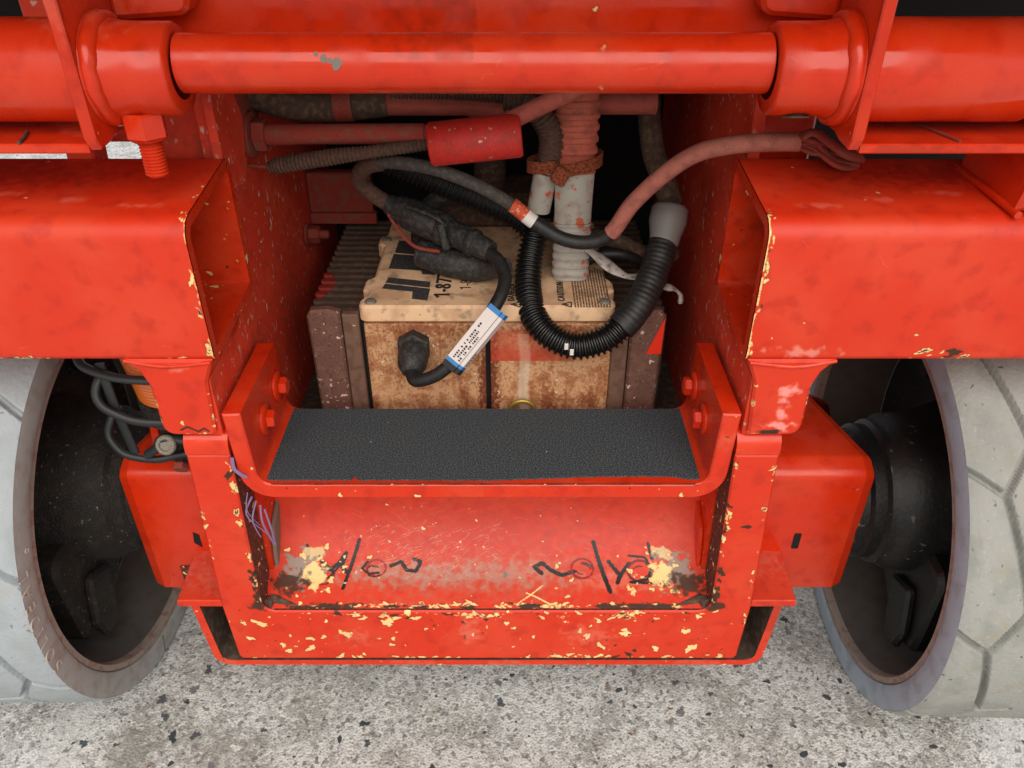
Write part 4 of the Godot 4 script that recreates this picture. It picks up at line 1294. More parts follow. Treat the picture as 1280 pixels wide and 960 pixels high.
func wheel(s: float):
	rng.seed = 300 + int(s)
	var w := Node3D.new()
	w.name = "wheel"
	w.position = V(0.497, 0.2765, -0.167) if s > 0 else V(-0.475, 0.2765, -0.185)
	w.rotation = V(0, -0.045, 0.026) if s > 0 else V(0, 0.01, 0)
	lift.add_child(w, true)
	var ax := V(s, 0, 0)
	var R := 0.2772
	# tread with cut grooves: a zigzag line round each shoulder and spurs to the edge
	var NA := 1000
	var NW := 112
	var width := 0.20
	var step_a := deg_to_rad(34.8)
	var count := 10
	step_a = TAU / count
	var phase := deg_to_rad(44.1 if s > 0 else 36.0)
	var way := 1.0 if s > 0 else -1.0
	var pos := PackedVector3Array()
	pos.resize((NA + 1) * (NW + 1))
	var f := FastNoiseLite.new()
	f.seed = 9
	f.frequency = 14.0
	var per := NA / count
	var arc := step_a * R
	var cuts := PackedFloat32Array()
	for j in NW + 1:
		var x := width * j / NW
		var half := minf(x, width - x)
		for i in per:
			var cell := fposmod(float(i) / per + (0.5 if x >= width / 2 else 0.0), 1.0)
			var d := 1.0
			for o in [-1.0, 0.0, 1.0]:
				var p := Vector2((cell + o) * arc, half)
				d = minf(d, seg_dist(p, Vector2(0.0, -0.004), Vector2(0.16 * arc, 0.034)))
				d = minf(d, seg_dist(p, Vector2(0.16 * arc, 0.034), Vector2(0.86 * arc, 0.063)))
				d = minf(d, seg_dist(p, Vector2(0.86 * arc, 0.063), Vector2(1.16 * arc, 0.034)))
				d = minf(d, seg_dist(p, Vector2(0.86 * arc, 0.063), Vector2(0.80 * arc, 0.11)))
			cuts.append(0.0085 * smoothstep(0.0042, 0.0018, d))
	for j in NW + 1:
		var x := width * j / NW
		var base := R - 0.0040 * pow(clampf(1.0 - x / 0.016, 0.0, 1.0), 2.0) - 0.0085 * pow(clampf(1.0 - (width - x) / 0.020, 0.0, 1.0), 2.0)
		for i in NA + 1:
			var t := TAU * i / NA
			var a := phase + way * t
			var r := base - cuts[j * per + i % per] + f.get_noise_3d(cos(a), sin(a), x * 8.0) * 0.0004
			pos[j * (NA + 1) + i] = V(s * x, cos(a) * r, sin(a) * r)
	var m := MB.new()
	var nrm := PackedVector3Array()
	nrm.resize(pos.size())
	for j in NW + 1:
		for i in NA + 1:
			var i0 := i - 1 if i > 0 else NA - 1
			var i1 := i + 1 if i < NA else 1
			var du := pos[j * (NA + 1) + i1] - pos[j * (NA + 1) + i0]
			var dv := pos[mini(j + 1, NW) * (NA + 1) + i] - pos[maxi(j - 1, 0) * (NA + 1) + i]
			var n := du.cross(dv).normalized()
			var at := pos[j * (NA + 1) + i]
			if n.dot(V(0, at.y, at.z)) < 0: n = -n
			nrm[j * (NA + 1) + i] = n
	var idx := PackedInt32Array()
	for j in NW:
		for i in NA:
			var a := j * (NA + 1) + i
			var b := a + 1
			var c := a + NA + 1
			var d := c + 1
			if s * way < 0: idx.append_array([a, b, d, a, d, c])
			else: idx.append_array([a, d, b, a, c, d])
	var arr := []
	arr.resize(Mesh.ARRAY_MAX)
	arr[Mesh.ARRAY_VERTEX] = pos
	arr[Mesh.ARRAY_NORMAL] = nrm
	arr[Mesh.ARRAY_INDEX] = idx
	var am := ArrayMesh.new()
	am.add_surface_from_arrays(Mesh.PRIMITIVE_TRIANGLES, arr)
	part("tyre", am, M["pale grey tread rubber"] if s > 0 else M["bluish tread rubber"], w)
	# sidewall ring with a moulded step
	var sw := MB.new()
	lathe(sw, [Vector2(0.0035, 0.2425), Vector2(0.0005, 0.2435), Vector2(-0.0005, 0.246), Vector2(-0.0012, 0.252), Vector2(-0.0010, 0.265), Vector2(-0.0002, 0.2705), Vector2(0.0004, 0.2734)], Vector3.ZERO, ax, 160)
	part("sidewall", sw, M["grey sidewall rubber"] if s > 0 else M["brown sidewall rubber"], w)
	# steel band and barrel
	var rim := MB.new()
	lathe(rim, [Vector2(0.004, 0.2422), Vector2(0.0018, 0.2416), Vector2(0.0018, 0.2345), Vector2(0.0045, 0.2328), Vector2(0.012, 0.2315)], Vector3.ZERO, ax, 128)
	part("rim", rim, M["rusty rim steel"], w)
	var bar := MB.new()
	lathe(bar, [Vector2(0.012, 0.2315), Vector2(0.03, 0.227), Vector2(0.09, 0.220), Vector2(0.125, 0.216)], Vector3.ZERO, ax, 128)
	part("barrel", bar, M["dark rim barrel"], w)
	var disc := MB.new()
	lathe(disc, [Vector2(0.10, 0.2185), Vector2(0.106, 0.20), Vector2(0.110, 0.15), Vector2(0.10, 0.12), Vector2(0.08, 0.112), Vector2(0.045, 0.104), Vector2(0.02, 0.102), Vector2(0.012, 0.096), Vector2(0.0, 0.094), Vector2(-0.004, 0.088), Vector2(-0.018, 0.088), Vector2(-0.022, 0.082), Vector2(-0.06, 0.08), Vector2(-0.06, 0.0)], Vector3.ZERO, ax, 96)
	part("hub", disc, M["greasy black hub"] if s > 0 else M["dirty black hub"], w)
	# drive casing that hangs below the hub
	var cs := MB.new()
	var poly := rounded(PackedVector2Array([Vector2(0.15, -0.01), Vector2(0.142, -0.155), Vector2(0.085, -0.182), Vector2(-0.07, -0.06), Vector2(-0.07, -0.01)]), [0.02, 0.026, 0.03, 0.02, 0.02], 6)
	plate(cs, poly, func(p: Vector2, d: float) -> Vector3: return V(s * d, p.y, p.x), 0.048, 0.104, 0.006)
	var cas := part("drive_casing", cs, M["dirty black hub"] if s < 0 else M["greasy black hub"], w)
	var lug := MB.new()
	plate(lug, rounded(PackedVector2Array([Vector2(0.128, -0.135), Vector2(0.118, -0.172), Vector2(0.085, -0.178), Vector2(0.06, -0.09), Vector2(0.11, -0.07)]), 0.008), func(p: Vector2, d: float) -> Vector3: return V(s * d, p.y, p.x), 0.036, 0.049, 0.004)
	part("casing_lug", lug, M["dirty black hub"] if s < 0 else M["greasy black hub"], w)
	for k in 5:
		var bt := MB.new()
		var a := TAU * k / 5 + 0.4
		hex_head(bt, V(s * 0.1085, cos(a) * 0.165, sin(a) * 0.165), V(-s, 0, 0), 0.011, 0.010, 0.014)
		part("wheel_nut", bt, M["greasy black hub"], w)
	# moulded lettering
	if s < 0:
		var word := "SOLIDEAL"
		var along := [98.8, 93.9, 89.6, 86.4, 82.9, 79.0, 74.9, 71.0]
		for i in 8: letter(word[i], along[i], 0.2575, 0.0150, s, w, "pale raised rubber")
		var dot := MB.new()
		var da := deg_to_rad(65.5)
		lathe(dot, [Vector2(0, 0.0035), Vector2(0.0012, 0.0030), Vector2(0.0004, 0.0018), Vector2(0.0004, 0.0)], V(0.0008, cos(da) * 0.2555, sin(da) * 0.2555), V(1, 0, 0), 16)
		part("moulded_ring", dot, M["pale raised rubber"], w)
	var seam := MB.new()
	var sa := deg_to_rad(164.0 if s < 0 else 200.0)
	var dirn := V(0, cos(sa), sin(sa))
	tube(seam, [V(-s * 0.0012, 0, 0) + dirn * 0.244, V(-s * 0.0014, 0, 0) + dirn * 0.272], 0.0008, 6, 0.004, false)
	part("mould_seam", seam, M["dark rim barrel"], w)

func letter(ch: String, deg: float, r: float, high: float, s: float, parent: Node3D, m: String):
	var t := TextMesh.new()
	t.text = ch
	var f := SystemFont.new()
	f.font_names = PackedStringArray(["Droid Sans"])
	t.font = f
	t.font_size = 32
	t.pixel_size = high / (32 * 0.714)
	t.depth = 0.0014
	t.curve_step = 2.0
	t.horizontal_alignment = HORIZONTAL_ALIGNMENT_CENTER
	t.vertical_alignment = VERTICAL_ALIGNMENT_BOTTOM
	var o := MeshInstance3D.new()
	o.mesh = t
	o.material_override = M[m]
	o.name = "moulded_letter"
	var a := deg_to_rad(deg)
	var up := V(0, cos(a), sin(a))
	var right := V(0, sin(a), -cos(a))
	o.transform = Transform3D(Basis(right, up, right.cross(up)), V(-s * 0.0012, 0, 0) + up * (r - high * 0.25))
	parent.add_child(o, true)

# ------------------------------------------------------------------ charger
func make_charger():
	rng.seed = 400
	var c := thing("battery_charger", "rusty tan battery charger with finned sides in the dark bay behind the step", "battery charger")
	var core := MB.new()
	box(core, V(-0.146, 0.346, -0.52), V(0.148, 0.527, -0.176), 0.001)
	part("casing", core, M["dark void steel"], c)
	# lid
	var lp := PackedVector2Array([Vector2(-0.146, -0.170), Vector2(0.149, -0.170), Vector2(0.149, -0.186), Vector2(0.143, -0.194), Vector2(0.143, -0.204), Vector2(0.151, -0.212), Vector2(0.151, -0.234), Vector2(0.144, -0.246), Vector2(0.144, -0.42), Vector2(-0.138, -0.42), Vector2(-0.138, -0.372), Vector2(-0.147, -0.362), Vector2(-0.147, -0.345), Vector2(-0.138, -0.336), Vector2(-0.138, -0.246), Vector2(-0.147, -0.238), Vector2(-0.147, -0.214), Vector2(-0.140, -0.206), Vector2(-0.140, -0.196), Vector2(-0.146, -0.188)])
	lp = rounded(lp, [0.008, 0.008, 0.003, 0.003, 0.003, 0.003, 0.004, 0.004, 0.004, 0.004, 0.004, 0.004, 0.004, 0.004, 0.004, 0.004, 0.004, 0.003, 0.003, 0.003], 4)
	var lid := MB.new()
	plate(lid, lp, xz, 0.5285, 0.5505, 0.003)
	var ld := part("lid", lid, M["tan lid"], c)
	for q in [[-0.133, -0.181], [0.137, -0.181], [-0.1365, -0.354]]:
		var sc := MB.new()
		lathe(sc, [Vector2(0, 0.0072), Vector2(0.0012, 0.0068), Vector2(0.0026, 0.005), Vector2(0.003, 0.0)], V(q[0], 0.5505, q[1]), Vector3.UP, 20)
		part("screw", sc, M["zinc bolt"], ld)
	print_on_lid(ld)
	# front panels
	for k in 2:
		var p := MB.new()
		var x0: float = [-0.1415, 0.0045][k]
		var x1: float = [-0.0015, 0.1465][k]
		plate(p, rect(x0, 0.35, x1, 0.5275), xy, -0.1755, -0.1695, 0.001)
		var im := layered(512, Color(0.76, 0.585, 0.43), [[noise(512, 7.0, 101 + k, 5), 0.42, 0.8, Color(0.58, 0.36, 0.22), 0.75], [noise(512, 26.0, 103 + k, 5), 0.56, 0.78, Color(0.50, 0.26, 0.13), 0.5], [noise(512, 90.0, 105 + k, 3), 0.58, 0.85, Color(0.78, 0.62, 0.45), 0.5], [noise(512, 60.0, 107 + k, 3), 0.3, 0.12, Color(0.27, 0.13, 0.07), 0.8]])
		# rust runs along the seam and the foot
		for q in 7: patch(im, rng.randf() * 512, 300 + rng.randf() * 180, rng.randf_range(20, 70), rng.randf_range(50, 110), Color(0.40, 0.17, 0.07), 0.55, 600 + q + 10 * k, 0.9)
		for q in 16: patch(im, rng.randf() * 512, rng.randf() * 420, rng.randf_range(8, 26), rng.randf_range(70, 190), [Color(0.50, 0.25, 0.12), Color(0.77, 0.60, 0.44)][q % 2], 0.45, 660 + q + 20 * k, 0.9)
		patch(im, 505 if k == 0 else 8, 256, 34, 300, Color(0.36, 0.13, 0.05), 0.8, 620 + k, 0.8)
		patch(im, 256, 20, 280, 40, Color(0.42, 0.2, 0.1), 0.6, 624 + k, 0.9)
		strewn(im, Rect2(10, 20, 490, 480), 30, 1.0, 5.0, Color(0.84, 0.78, 0.7), 1.6)
		if k == 0:
			for q in 16: chip(im, 190 + rng.randf() * 130, 20 + rng.randf() * 80, 1.0 + 7.0 * pow(rng.randf(), 2.0), Color(0.86, 0.84, 0.8), 1.5, rng.randf() * PI)
		else:
			# over-sprayed red band and a pale run of limewater
			for j in range(10, 152):
				for i in 512:
					var edge := smoothstep(0.0, 30.0, j - 10.0)
					put(im, i, j, Color(0.72, 0.20, 0.11), edge * (0.45 + 0.3 * smoothstep(70.0, 140.0, j)) * smoothstep(470.0, 180.0, i))
			for j in range(40, 440):
				for i in range(112, 176):
					var t := smoothstep(32.0, 14.0, absf(i - 144.0 + 5.0 * sin(j * 0.03)))
					put(im, i, j, Color(0.80, 0.73, 0.66), t * (0.45 + 0.35 * smoothstep(100, 240, j)) * rng.randf_range(0.7, 1.0))
		var m := mat("rusty tan panel", Color.WHITE, 0.8)
		flat_tex(m, im, x0, 0.5275, x1 - x0, 0.17)
		part("front_panel", p, m, c)
	# corner pillars and outer panels
	for s in [-1.0, 1.0]:
		var p := MB.new()
		plate(p, PackedVector2Array([Vector2(s * 0.147, 0.35), Vector2(s * 0.167, 0.35), Vector2(s * 0.166, 0.54), Vector2(s * 0.147, 0.54)]), xy, -0.18, -0.1685, 0.0015)
		part("corner_pillar", p, M["brown pillar"], c)
		var q := MB.new()
		var shape := PackedVector2Array([Vector2(s * 0.1685, 0.35), Vector2(s * 0.2065, 0.35), Vector2(s * 0.2075, 0.535), Vector2(s * 0.203, 0.5425), Vector2(s * 0.182, 0.5445), Vector2(s * 0.1685, 0.540)])
		plate(q, shape, xy, -0.186, -0.172, 0.003)
		var pn := part("outer_panel", q, M["speckled brown panel"], c)
		if s > 0:
			var t := MB.new()
			plate(t, PackedVector2Array([Vector2(0.189, 0.486), Vector2(0.2065, 0.486), Vector2(0.2072, 0.536)]), xy, -0.1716, -0.1708, 0.0)
			part("orange_mark", t, M["orange sticker"], pn)
		var foot_ := MB.new()
		box(foot_, V(minf(s * 0.16, s * 0.205), 0.346, -0.17), V(maxf(s * 0.16, s * 0.205), 0.405, -0.158), 0.002)
		part("bracket", foot_, M["chipped red paint"], c)
		# cooling fins, each a plate of its own
		for k in 17:
			var f := MB.new()
			var z := -0.205 - 0.0178 * k
			box(f, V(minf(s * 0.146, s * 0.215), 0.36, z - 0.0058), V(maxf(s * 0.146, s * 0.215), 0.521, z + 0.0058), 0.0026)
			part("cooling_fin", f, M["brown heat sink"], c)
			if s < 0 and k >= 3 and k <= 6:
				var o := MB.new()
				var wd: float = [0.012, 0.018, 0.02, 0.012][k - 3]
				box(o, V(-0.2156, 0.44, z - 0.0062), V(-0.2156 + wd, 0.5216, z + 0.0062), 0.0024)
				part("orange_overspray", o, M["fin sprayed orange"], c.get_child(c.get_child_count() - 1))
	# cable gland
	var g := MB.new()
	hex_head(g, V(-0.0845, 0.501, -0.1695), Vector3.BACK, 0.0205, 0.016, 0.0, 0.52)
	var gl := part("cable_gland", g, M["dusty black plastic"], c)
	var dome := MB.new()
	lathe(dome, [Vector2(0.014, 0.0175), Vector2(0.024, 0.0178), Vector2(0.034, 0.0165), Vector2(0.042, 0.0125), Vector2(0.045, 0.0095), Vector2(0.045, 0.0)], V(-0.0845, 0.501, -0.1695), V(0, -0.28, 1), 36)
	part("gland_nut", dome, M["dusty black plastic"], gl)
	# lifting ring at the foot
	var r := MB.new()
	var pts := []
	for k in 25: pts.append(V(0.0425 + cos(TAU * k / 24) * 0.0155, 0.4105 + sin(TAU * k / 24) * 0.0150, -0.160))
	tube(r, pts, 0.0026, 10)
	part("lifting_ring", r, M["yellow passivated ring"], c)

# Lettering that reads from the front of the lid towards its back.
func lid_text(what: String, x: float, z: float, high: float, m: String, parent: Node3D, bold := true, called := "lettering"):
	var t := TextMesh.new()
	t.text = what
	var f := SystemFont.new()
	f.font_names = PackedStringArray(["Droid Sans"])
	f.font_weight = 700 if bold else 400
	t.font = f
	t.font_size = 32
	t.pixel_size = high / (32 * 0.714)
	t.depth = 0.0006
	t.curve_step = 2.0
	t.horizontal_alignment = HORIZONTAL_ALIGNMENT_LEFT
	t.vertical_alignment = VERTICAL_ALIGNMENT_BOTTOM
	var o := MeshInstance3D.new()
	o.mesh = t
	o.material_override = M[m]
	o.name = called
	# text runs to the back (-z), its top to the left (-x), its face up
	o.transform = Transform3D(Basis(V(0, 0, -1), V(-1, 0, 0), V(0, 1, 0)), V(x + high * 0.28, 0.5507, z))
	parent.add_child(o, true)

func print_on_lid(ld: Node3D):
	var y0 := 0.5504
	var y1 := 0.5510
	# block letters of the maker's mark, slanted
	var block := func(pts: Array):
		var m := MB.new()
		var p := PackedVector2Array()
		for q in pts: p.append(Vector2(q[0], q[1]))
		plate(m, p, xz, y0, y1, 0.0)
		part("block_letter", m, M["grey block print"], ld)
	block.call([[-0.122, -0.226], [-0.067, -0.213], [-0.068, -0.184], [-0.086, -0.188], [-0.087, -0.206], [-0.124, -0.214]])
	block.call([[-0.120, -0.243], [-0.068, -0.231], [-0.068, -0.216], [-0.122, -0.229]])
	block.call([[-0.123, -0.268], [-0.122, -0.310], [-0.068, -0.300], [-0.064, -0.250], [-0.080, -0.252], [-0.082, -0.262]])
	block.call([[-0.121, -0.314], [-0.120, -0.352], [-0.066, -0.342], [-0.068, -0.304]])
	lid_text("1-877", -0.0415, -0.190, 0.0185, "black print", ld)
	lid_text("1-877", -0.018, -0.211, 0.0125, "black print", ld, false)
	lid_text("DANGER", 0.0335, -0.182, 0.0078, "black print", ld)
	lid_text("CAUTION", 0.0915, -0.182, 0.0078, "black print", ld)
	for q in [[0.034, -0.1745], [0.0925, -0.1745]]:
		# warning triangle: three bars and the mark within
		var tr := MB.new()
		var A := Vector2(q[0] - 0.0055, q[1])
		var B := Vector2(q[0] + 0.0055, q[1] - 0.0058)
		var C := Vector2(q[0] + 0.0055, q[1] + 0.0058)
		for e in [[A, B], [B, C], [C, A]]:
			var d: Vector2 = (e[1] - e[0]).normalized()
			var n := Vector2(-d.y, d.x) * 0.0006
			plate(tr, PackedVector2Array([e[0] - n, e[1] - n, e[1] + n, e[0] + n]), xz, y0, y1, 0.0)
		plate(tr, rect(q[0] - 0.002, q[1] - 0.0006, q[0] + 0.0022, q[1] + 0.0006), xz, y0, y1, 0.0)
		part("warning_triangle", tr, M["black print"], ld)
	# lines of small print, too fine to read
	var small := MB.new()
	for row in 13:
		var x := 0.1015 + 0.0033 * row
		var z := -0.168
		while z > -0.262:
			var l := rng.randf_range(0.003, 0.010)
			plate(small, rect(x, z - l, x + 0.0017, z), xz, y0, y1, 0.0)
			z -= l + rng.randf_range(0.0012, 0.002)
	for row in 6:
		var x := 0.0425 + 0.0032 * row
		var z := -0.182
		while z > -0.262:
			var l := rng.randf_range(0.003, 0.010)
			plate(small, rect(x, z - l, x + 0.0016, z), xz, y0, y1, 0.0)
			z -= l + rng.randf_range(0.0012, 0.002)
	var sp := part("small_print", small, M["brown print"], ld)
	sp.set_meta("kind", "stuff")

# ------------------------------------------------------------------ cables
func corrugated(r: float, pitch: float, depth: float) -> Callable:
	return func(l: float) -> float: return r + depth * (0.5 + 0.5 * tanh(2.2 * sin(TAU * l / pitch)))

func make_cables():
	rng.seed = 500
	# lead from the gland up to the connectors
	var lead := thing("charger_lead", "black cable with printed white tag running from hexagonal gland over charger lid", "cable")
	var a := MB.new()
	tube(a, [V(-0.0845, 0.493, -0.136), V(-0.0835, 0.487, -0.124), V(-0.077, 0.486, -0.114), V(-0.055, 0.496, -0.110), V(-0.036, 0.512, -0.112), V(-0.023, 0.528, -0.116), V(-0.005, 0.548, -0.125), V(0.009, 0.563, -0.140), V(0.019, 0.575, -0.158), V(0.022, 0.585, -0.178), V(0.014, 0.595, -0.198), V(-0.002, 0.600, -0.215)], 0.0075, 18, 0.003)
	part("sheath", a, M["black rubber"], lead)
	# wrapped tag: two white wings folded round the cable with blue and black ends
	var ta := V(-0.037, 0.508, -0.103)
	var tb := V(0.0165, 0.5665, -0.132)
	var dirn := (tb - ta).normalized()
	var out := V(0.15, -0.4, 1).normalized()
	out = (out - dirn * out.dot(dirn)).normalized()
	var side := dirn.cross(out).normalized()
	var Lt := ta.distance_to(tb)
	var half := [Vector2(-0.0135, -0.003), Vector2(-0.0035, 0.0085), Vector2(0.0, 0.0062), Vector2(0.0035, 0.0088), Vector2(0.0135, 0.003)]
	for seg in [[0.0, 0.08, "black print"], [0.08, 0.13, "tag blue"], [0.13, 0.93, "tag white"], [0.93, 1.0, "tag blue"]]:
		var m := MB.new()
		for k in 4:
			var p: Vector2 = half[k]
			var q: Vector2 = half[k + 1]
			var P := func(v: Vector2, t: float) -> Vector3: return ta + dirn * Lt * t + side * v.x + out * v.y
			m.quad(P.call(p, seg[0]), P.call(q, seg[0]), P.call(q, seg[1]), P.call(p, seg[1]), out, Vector2(k, seg[0]), Vector2(k + 1, seg[0]), Vector2(k + 1, seg[1]), Vector2(k, seg[1]))
			m.quad(P.call(p - Vector2(0, 0.0008), seg[0]), P.call(q - Vector2(0, 0.0008), seg[0]), P.call(q - Vector2(0, 0.0008), seg[1]), P.call(p - Vector2(0, 0.0008), seg[1]), -out)
		if not M.has(seg[2]):
			mat(seg[2], Color(0.05, 0.42, 0.68) if seg[2] == "tag blue" else Color(0.78, 0.74, 0.73), 0.5)
		part("tag", m, M[seg[2]], lead)
	var pr := MB.new()
	for row in 3:
		var t := 0.16
		var v: Vector2 = (half[0] as Vector2).lerp(half[1], 0.28 + 0.24 * row)
		var v2: Vector2 = (half[0] as Vector2).lerp(half[1], 0.42 + 0.24 * row)
		while t < [0.8, 0.62, 0.55][row]:
			var l := rng.randf_range(0.012, 0.03)
			if rng.randf() < 0.8:
				var off := out * 0.0005 - side * 0.0003
				pr.quad(ta + dirn * Lt * t + side * v.x + out * v.y + off, ta + dirn * Lt * t + side * v2.x + out * v2.y + off, ta + dirn * Lt * (t + l) + side * v2.x + out * v2.y + off, ta + dirn * Lt * (t + l) + side * v.x + out * v.y + off, out)
			t += l + 0.012
	for row in 2:
		var v: Vector2 = (half[3] as Vector2).lerp(half[4], 0.3 + 0.3 * row)
		var v2: Vector2 = (half[3] as Vector2).lerp(half[4], 0.42 + 0.3 * row)
		var off := out * 0.0005 + side * 0.0003
		var t := 0.15
		while t < 0.34:
			pr.quad(ta + dirn * Lt * t + side * v.x + out * v.y + off, ta + dirn * Lt * t + side * v2.x + out * v2.y + off, ta + dirn * Lt * (t + 0.03) + side * v2.x + out * v2.y + off, ta + dirn * Lt * (t + 0.03) + side * v.x + out * v.y + off, out)
			t += 0.045
	var pp := part("tag_print", pr, M["black print"], lead)
	pp.set_meta("kind", "stuff")
	# connector halves
	var cn := MB.new()
	var c0 := V(0.006, 0.599, -0.212)
	var c1 := V(-0.046, 0.609, -0.250)
	var cl := c0.distance_to(c1)
	lathe(cn, [Vector2(0, 0.0), Vector2(0, 0.0115), Vector2(0.008, 0.013), Vector2(0.022, 0.0135), Vector2(0.024, 0.0165), Vector2(0.03, 0.0165), Vector2(0.032, 0.0145), Vector2(cl - 0.004, 0.0155), Vector2(cl, 0.014), Vector2(cl, 0.0)], c0, c1 - c0, 26)
	part("plug", cn, M["dusty black plastic"], lead)
	var main := thing("looped_cable", "dusty cable looping left from the big black connector, then sagging right past the white duct", "cable")
	var cb := MB.new()
	var d0 := V(-0.044, 0.607, -0.249)
	var d1 := V(-0.118, 0.627, -0.285)
	var dl := d0.distance_to(d1)
	lathe(cb, [Vector2(0, 0.0), Vector2(0, 0.018), Vector2(0.006, 0.0205), Vector2(0.012, 0.0205), Vector2(0.014, 0.0185), Vector2(0.03, 0.0195), Vector2(0.055, 0.0195), Vector2(0.060, 0.0175), Vector2(0.072, 0.0165), Vector2(0.074, 0.0135), Vector2(dl, 0.0125), Vector2(dl, 0.0)], d0, d1 - d0, 28)
	part("socket", cb, M["dusty black plastic"], main)
	var lv := MB.new()
	tube(lv, [V(-0.046, 0.624, -0.232), V(-0.062, 0.634, -0.236), V(-0.09, 0.638, -0.252)], 0.005, 10, 0.003, true, 0.5)
	tube(lv, [V(-0.052, 0.626, -0.228), V(-0.05, 0.612, -0.226), V(-0.046, 0.596, -0.226)], 0.005, 10, 0.003, true, 0.6)
	part("locking_lever", lv, M["dusty black plastic"], main)
	var rp := MB.new()
	tube(rp, [V(-0.118, 0.620, -0.272), V(-0.105, 0.605, -0.258), V(-0.085, 0.592, -0.242), V(-0.055, 0.590, -0.232)], 0.0022, 8)
	part("red_lanyard", rp, M["dusty red"], main)
	var full := [V(-0.115, 0.625, -0.285), V(-0.138, 0.639, -0.290), V(-0.150, 0.659, -0.280), V(-0.139, 0.681, -0.260), V(-0.117, 0.694, -0.240), V(-0.083, 0.699, -0.220), V(-0.048, 0.695, -0.210), V(-0.005, 0.679, -0.205), V(0.030, 0.660, -0.200), V(0.056, 0.641, -0.195), V(0.088, 0.624, -0.190), V(0.118, 0.623, -0.185), V(0.139, 0.637, -0.180), V(0.157, 0.673, -0.170), V(0.184, 0.710, -0.155), V(0.210, 0.736, -0.140), V(0.236, 0.749, -0.125), V(0.263, 0.755, -0.115), V(0.299, 0.757, -0.110)]
	var baked := smooth_path(full, 0.003)
	var cut := func(from: Vector3, to: Vector3) -> Array:
		var i0 := 0
		var i1 := 0
		for i in baked.size():
			if baked[i].distance_to(from) < baked[i0].distance_to(from): i0 = i
			if baked[i].distance_to(to) < baked[i1].distance_to(to): i1 = i
		return Array(baked.slice(i0, i1 + 1))
	var segs := [[full[0], full[4], "brown dusty hose", 0.0098, "dusty_sheath"], [full[4], full[8], "dusty grey cable", 0.0072, "grey_sheath"], [full[8], V(0.045, 0.650, -0.197), "orange sleeve", 0.0082, "orange_sleeve"], [V(0.045, 0.650, -0.197), V(0.054, 0.642, -0.195), "white sleeve", 0.0082, "white_sleeve"], [V(0.054, 0.642, -0.195), full[12], "black rubber", 0.0078, "black_sheath"], [V(0.1385, 0.636, -0.180), full[18], "pink sleeve", 0.0088, "red_sleeve"]]
	for sg in segs:
		var m := MB.new()
		tube(m, cut.call(sg[0], sg[1]), sg[3], 16, 0.003, false)
		part(sg[4], m, M[sg[2]], main)
	# frayed red end by the right boss
	var fr := MB.new()
	for k in 6:
		var p := V(0.297, 0.757 + rng.randfn(0, 0.004), -0.110 + rng.randfn(0, 0.004))
		tube(fr, [p, p + V(0.012, rng.randf_range(-0.006, 0.008), rng.randf_range(0, 0.012)), p + V(0.034, -0.012 + rng.randf_range(-0.006, 0.006), rng.randf_range(0.0, 0.02)), p + V(0.06, -0.018, 0.0)], rng.randf_range(0.0035, 0.006), 8, 0.006, true, 0.6)
	part("frayed_end", fr, M["dusty red"], main)
	# second connector under the first
	var low := thing("spare_connector", "dusty black plug lying on the charger lid under the big connector", "connector")
	var lw := MB.new()
	tube(lw, [V(0.021, 0.582, -0.205), V(-0.004, 0.569, -0.232), V(-0.045, 0.570, -0.245), V(-0.080, 0.575, -0.262)], func(l: float) -> float: return 0.012 + 0.006 * smoothstep(0.015, 0.05, l), 16, 0.004)
	part("plug_body", lw, M["dusty black plastic"], low)
	var lc := MB.new()
	tube(lc, [V(-0.078, 0.575, -0.262), V(-0.085, 0.585, -0.30), V(-0.07, 0.61, -0.34), V(-0.02, 0.615, -0.36)], 0.011, 12)
	part("plug_cable", lc, M["dusty black plastic"], low)
	# black corrugated conduit
	var co := thing("corrugated_conduit", "glossy black corrugated conduit hanging in a U over the charger front, right side", "conduit")
	var cm := MB.new()
	tube(cm, [V(0.060, 0.628, -0.245), V(0.057, 0.608, -0.238), V(0.051, 0.582, -0.225), V(0.049, 0.556, -0.200), V(0.056, 0.538, -0.165), V(0.075, 0.524, -0.146), V(0.102, 0.517, -0.138), V(0.133, 0.525, -0.138), V(0.150, 0.537, -0.143), V(0.158, 0.543, -0.146)], corrugated(0.0128, 0.0058, 0.0032), 22, 0.0008)
	part("ribbed_tube", cm, M["clean black conduit"], co)
	var ct := MB.new()
	tube(ct, [V(0.152, 0.538, -0.144), V(0.166, 0.551, -0.152), V(0.178, 0.566, -0.165), V(0.193, 0.589, -0.190), V(0.203, 0.612, -0.212)], func(l: float) -> float: return 0.0168 + 0.0004 * sin(l * 210.0) + 0.0002 * sin(l * 1100.0), 22, 0.0015)
	part("tape_wrap", ct, M["black rubber"], co)
	var ce := MB.new()
	lathe(ce, [Vector2(0, 0.0), Vector2(0, 0.0165), Vector2(0.010, 0.0175), Vector2(0.026, 0.0215), Vector2(0.042, 0.021), Vector2(0.046, 0.017), Vector2(0.046, 0.0)], V(0.203, 0.608, -0.21), V(0.008, 0.040, -0.024), 28)
	part("end_fitting", ce, M["grey conduit end"], co)
	var cu := MB.new()
	tube(cu, [V(0.211, 0.648, -0.236), V(0.206, 0.665, -0.262), V(0.196, 0.69, -0.30), V(0.19, 0.75, -0.33), V(0.19, 0.86, -0.34)], 0.0135, 14)
	part("upper_cable", cu, M["brown grime"], co)
	var wp := MB.new()
	for q in [[0.0905, 0.5245, -0.1245], [0.0965, 0.519, -0.1215]]:
		box(wp, V(q[0] - 0.0022, q[1] - 0.004, q[2] - 0.001), V(q[0] + 0.0022, q[1] + 0.004, q[2] + 0.0012), 0.0008)
	part("white_paint_mark", wp, M["white sleeve"], co)
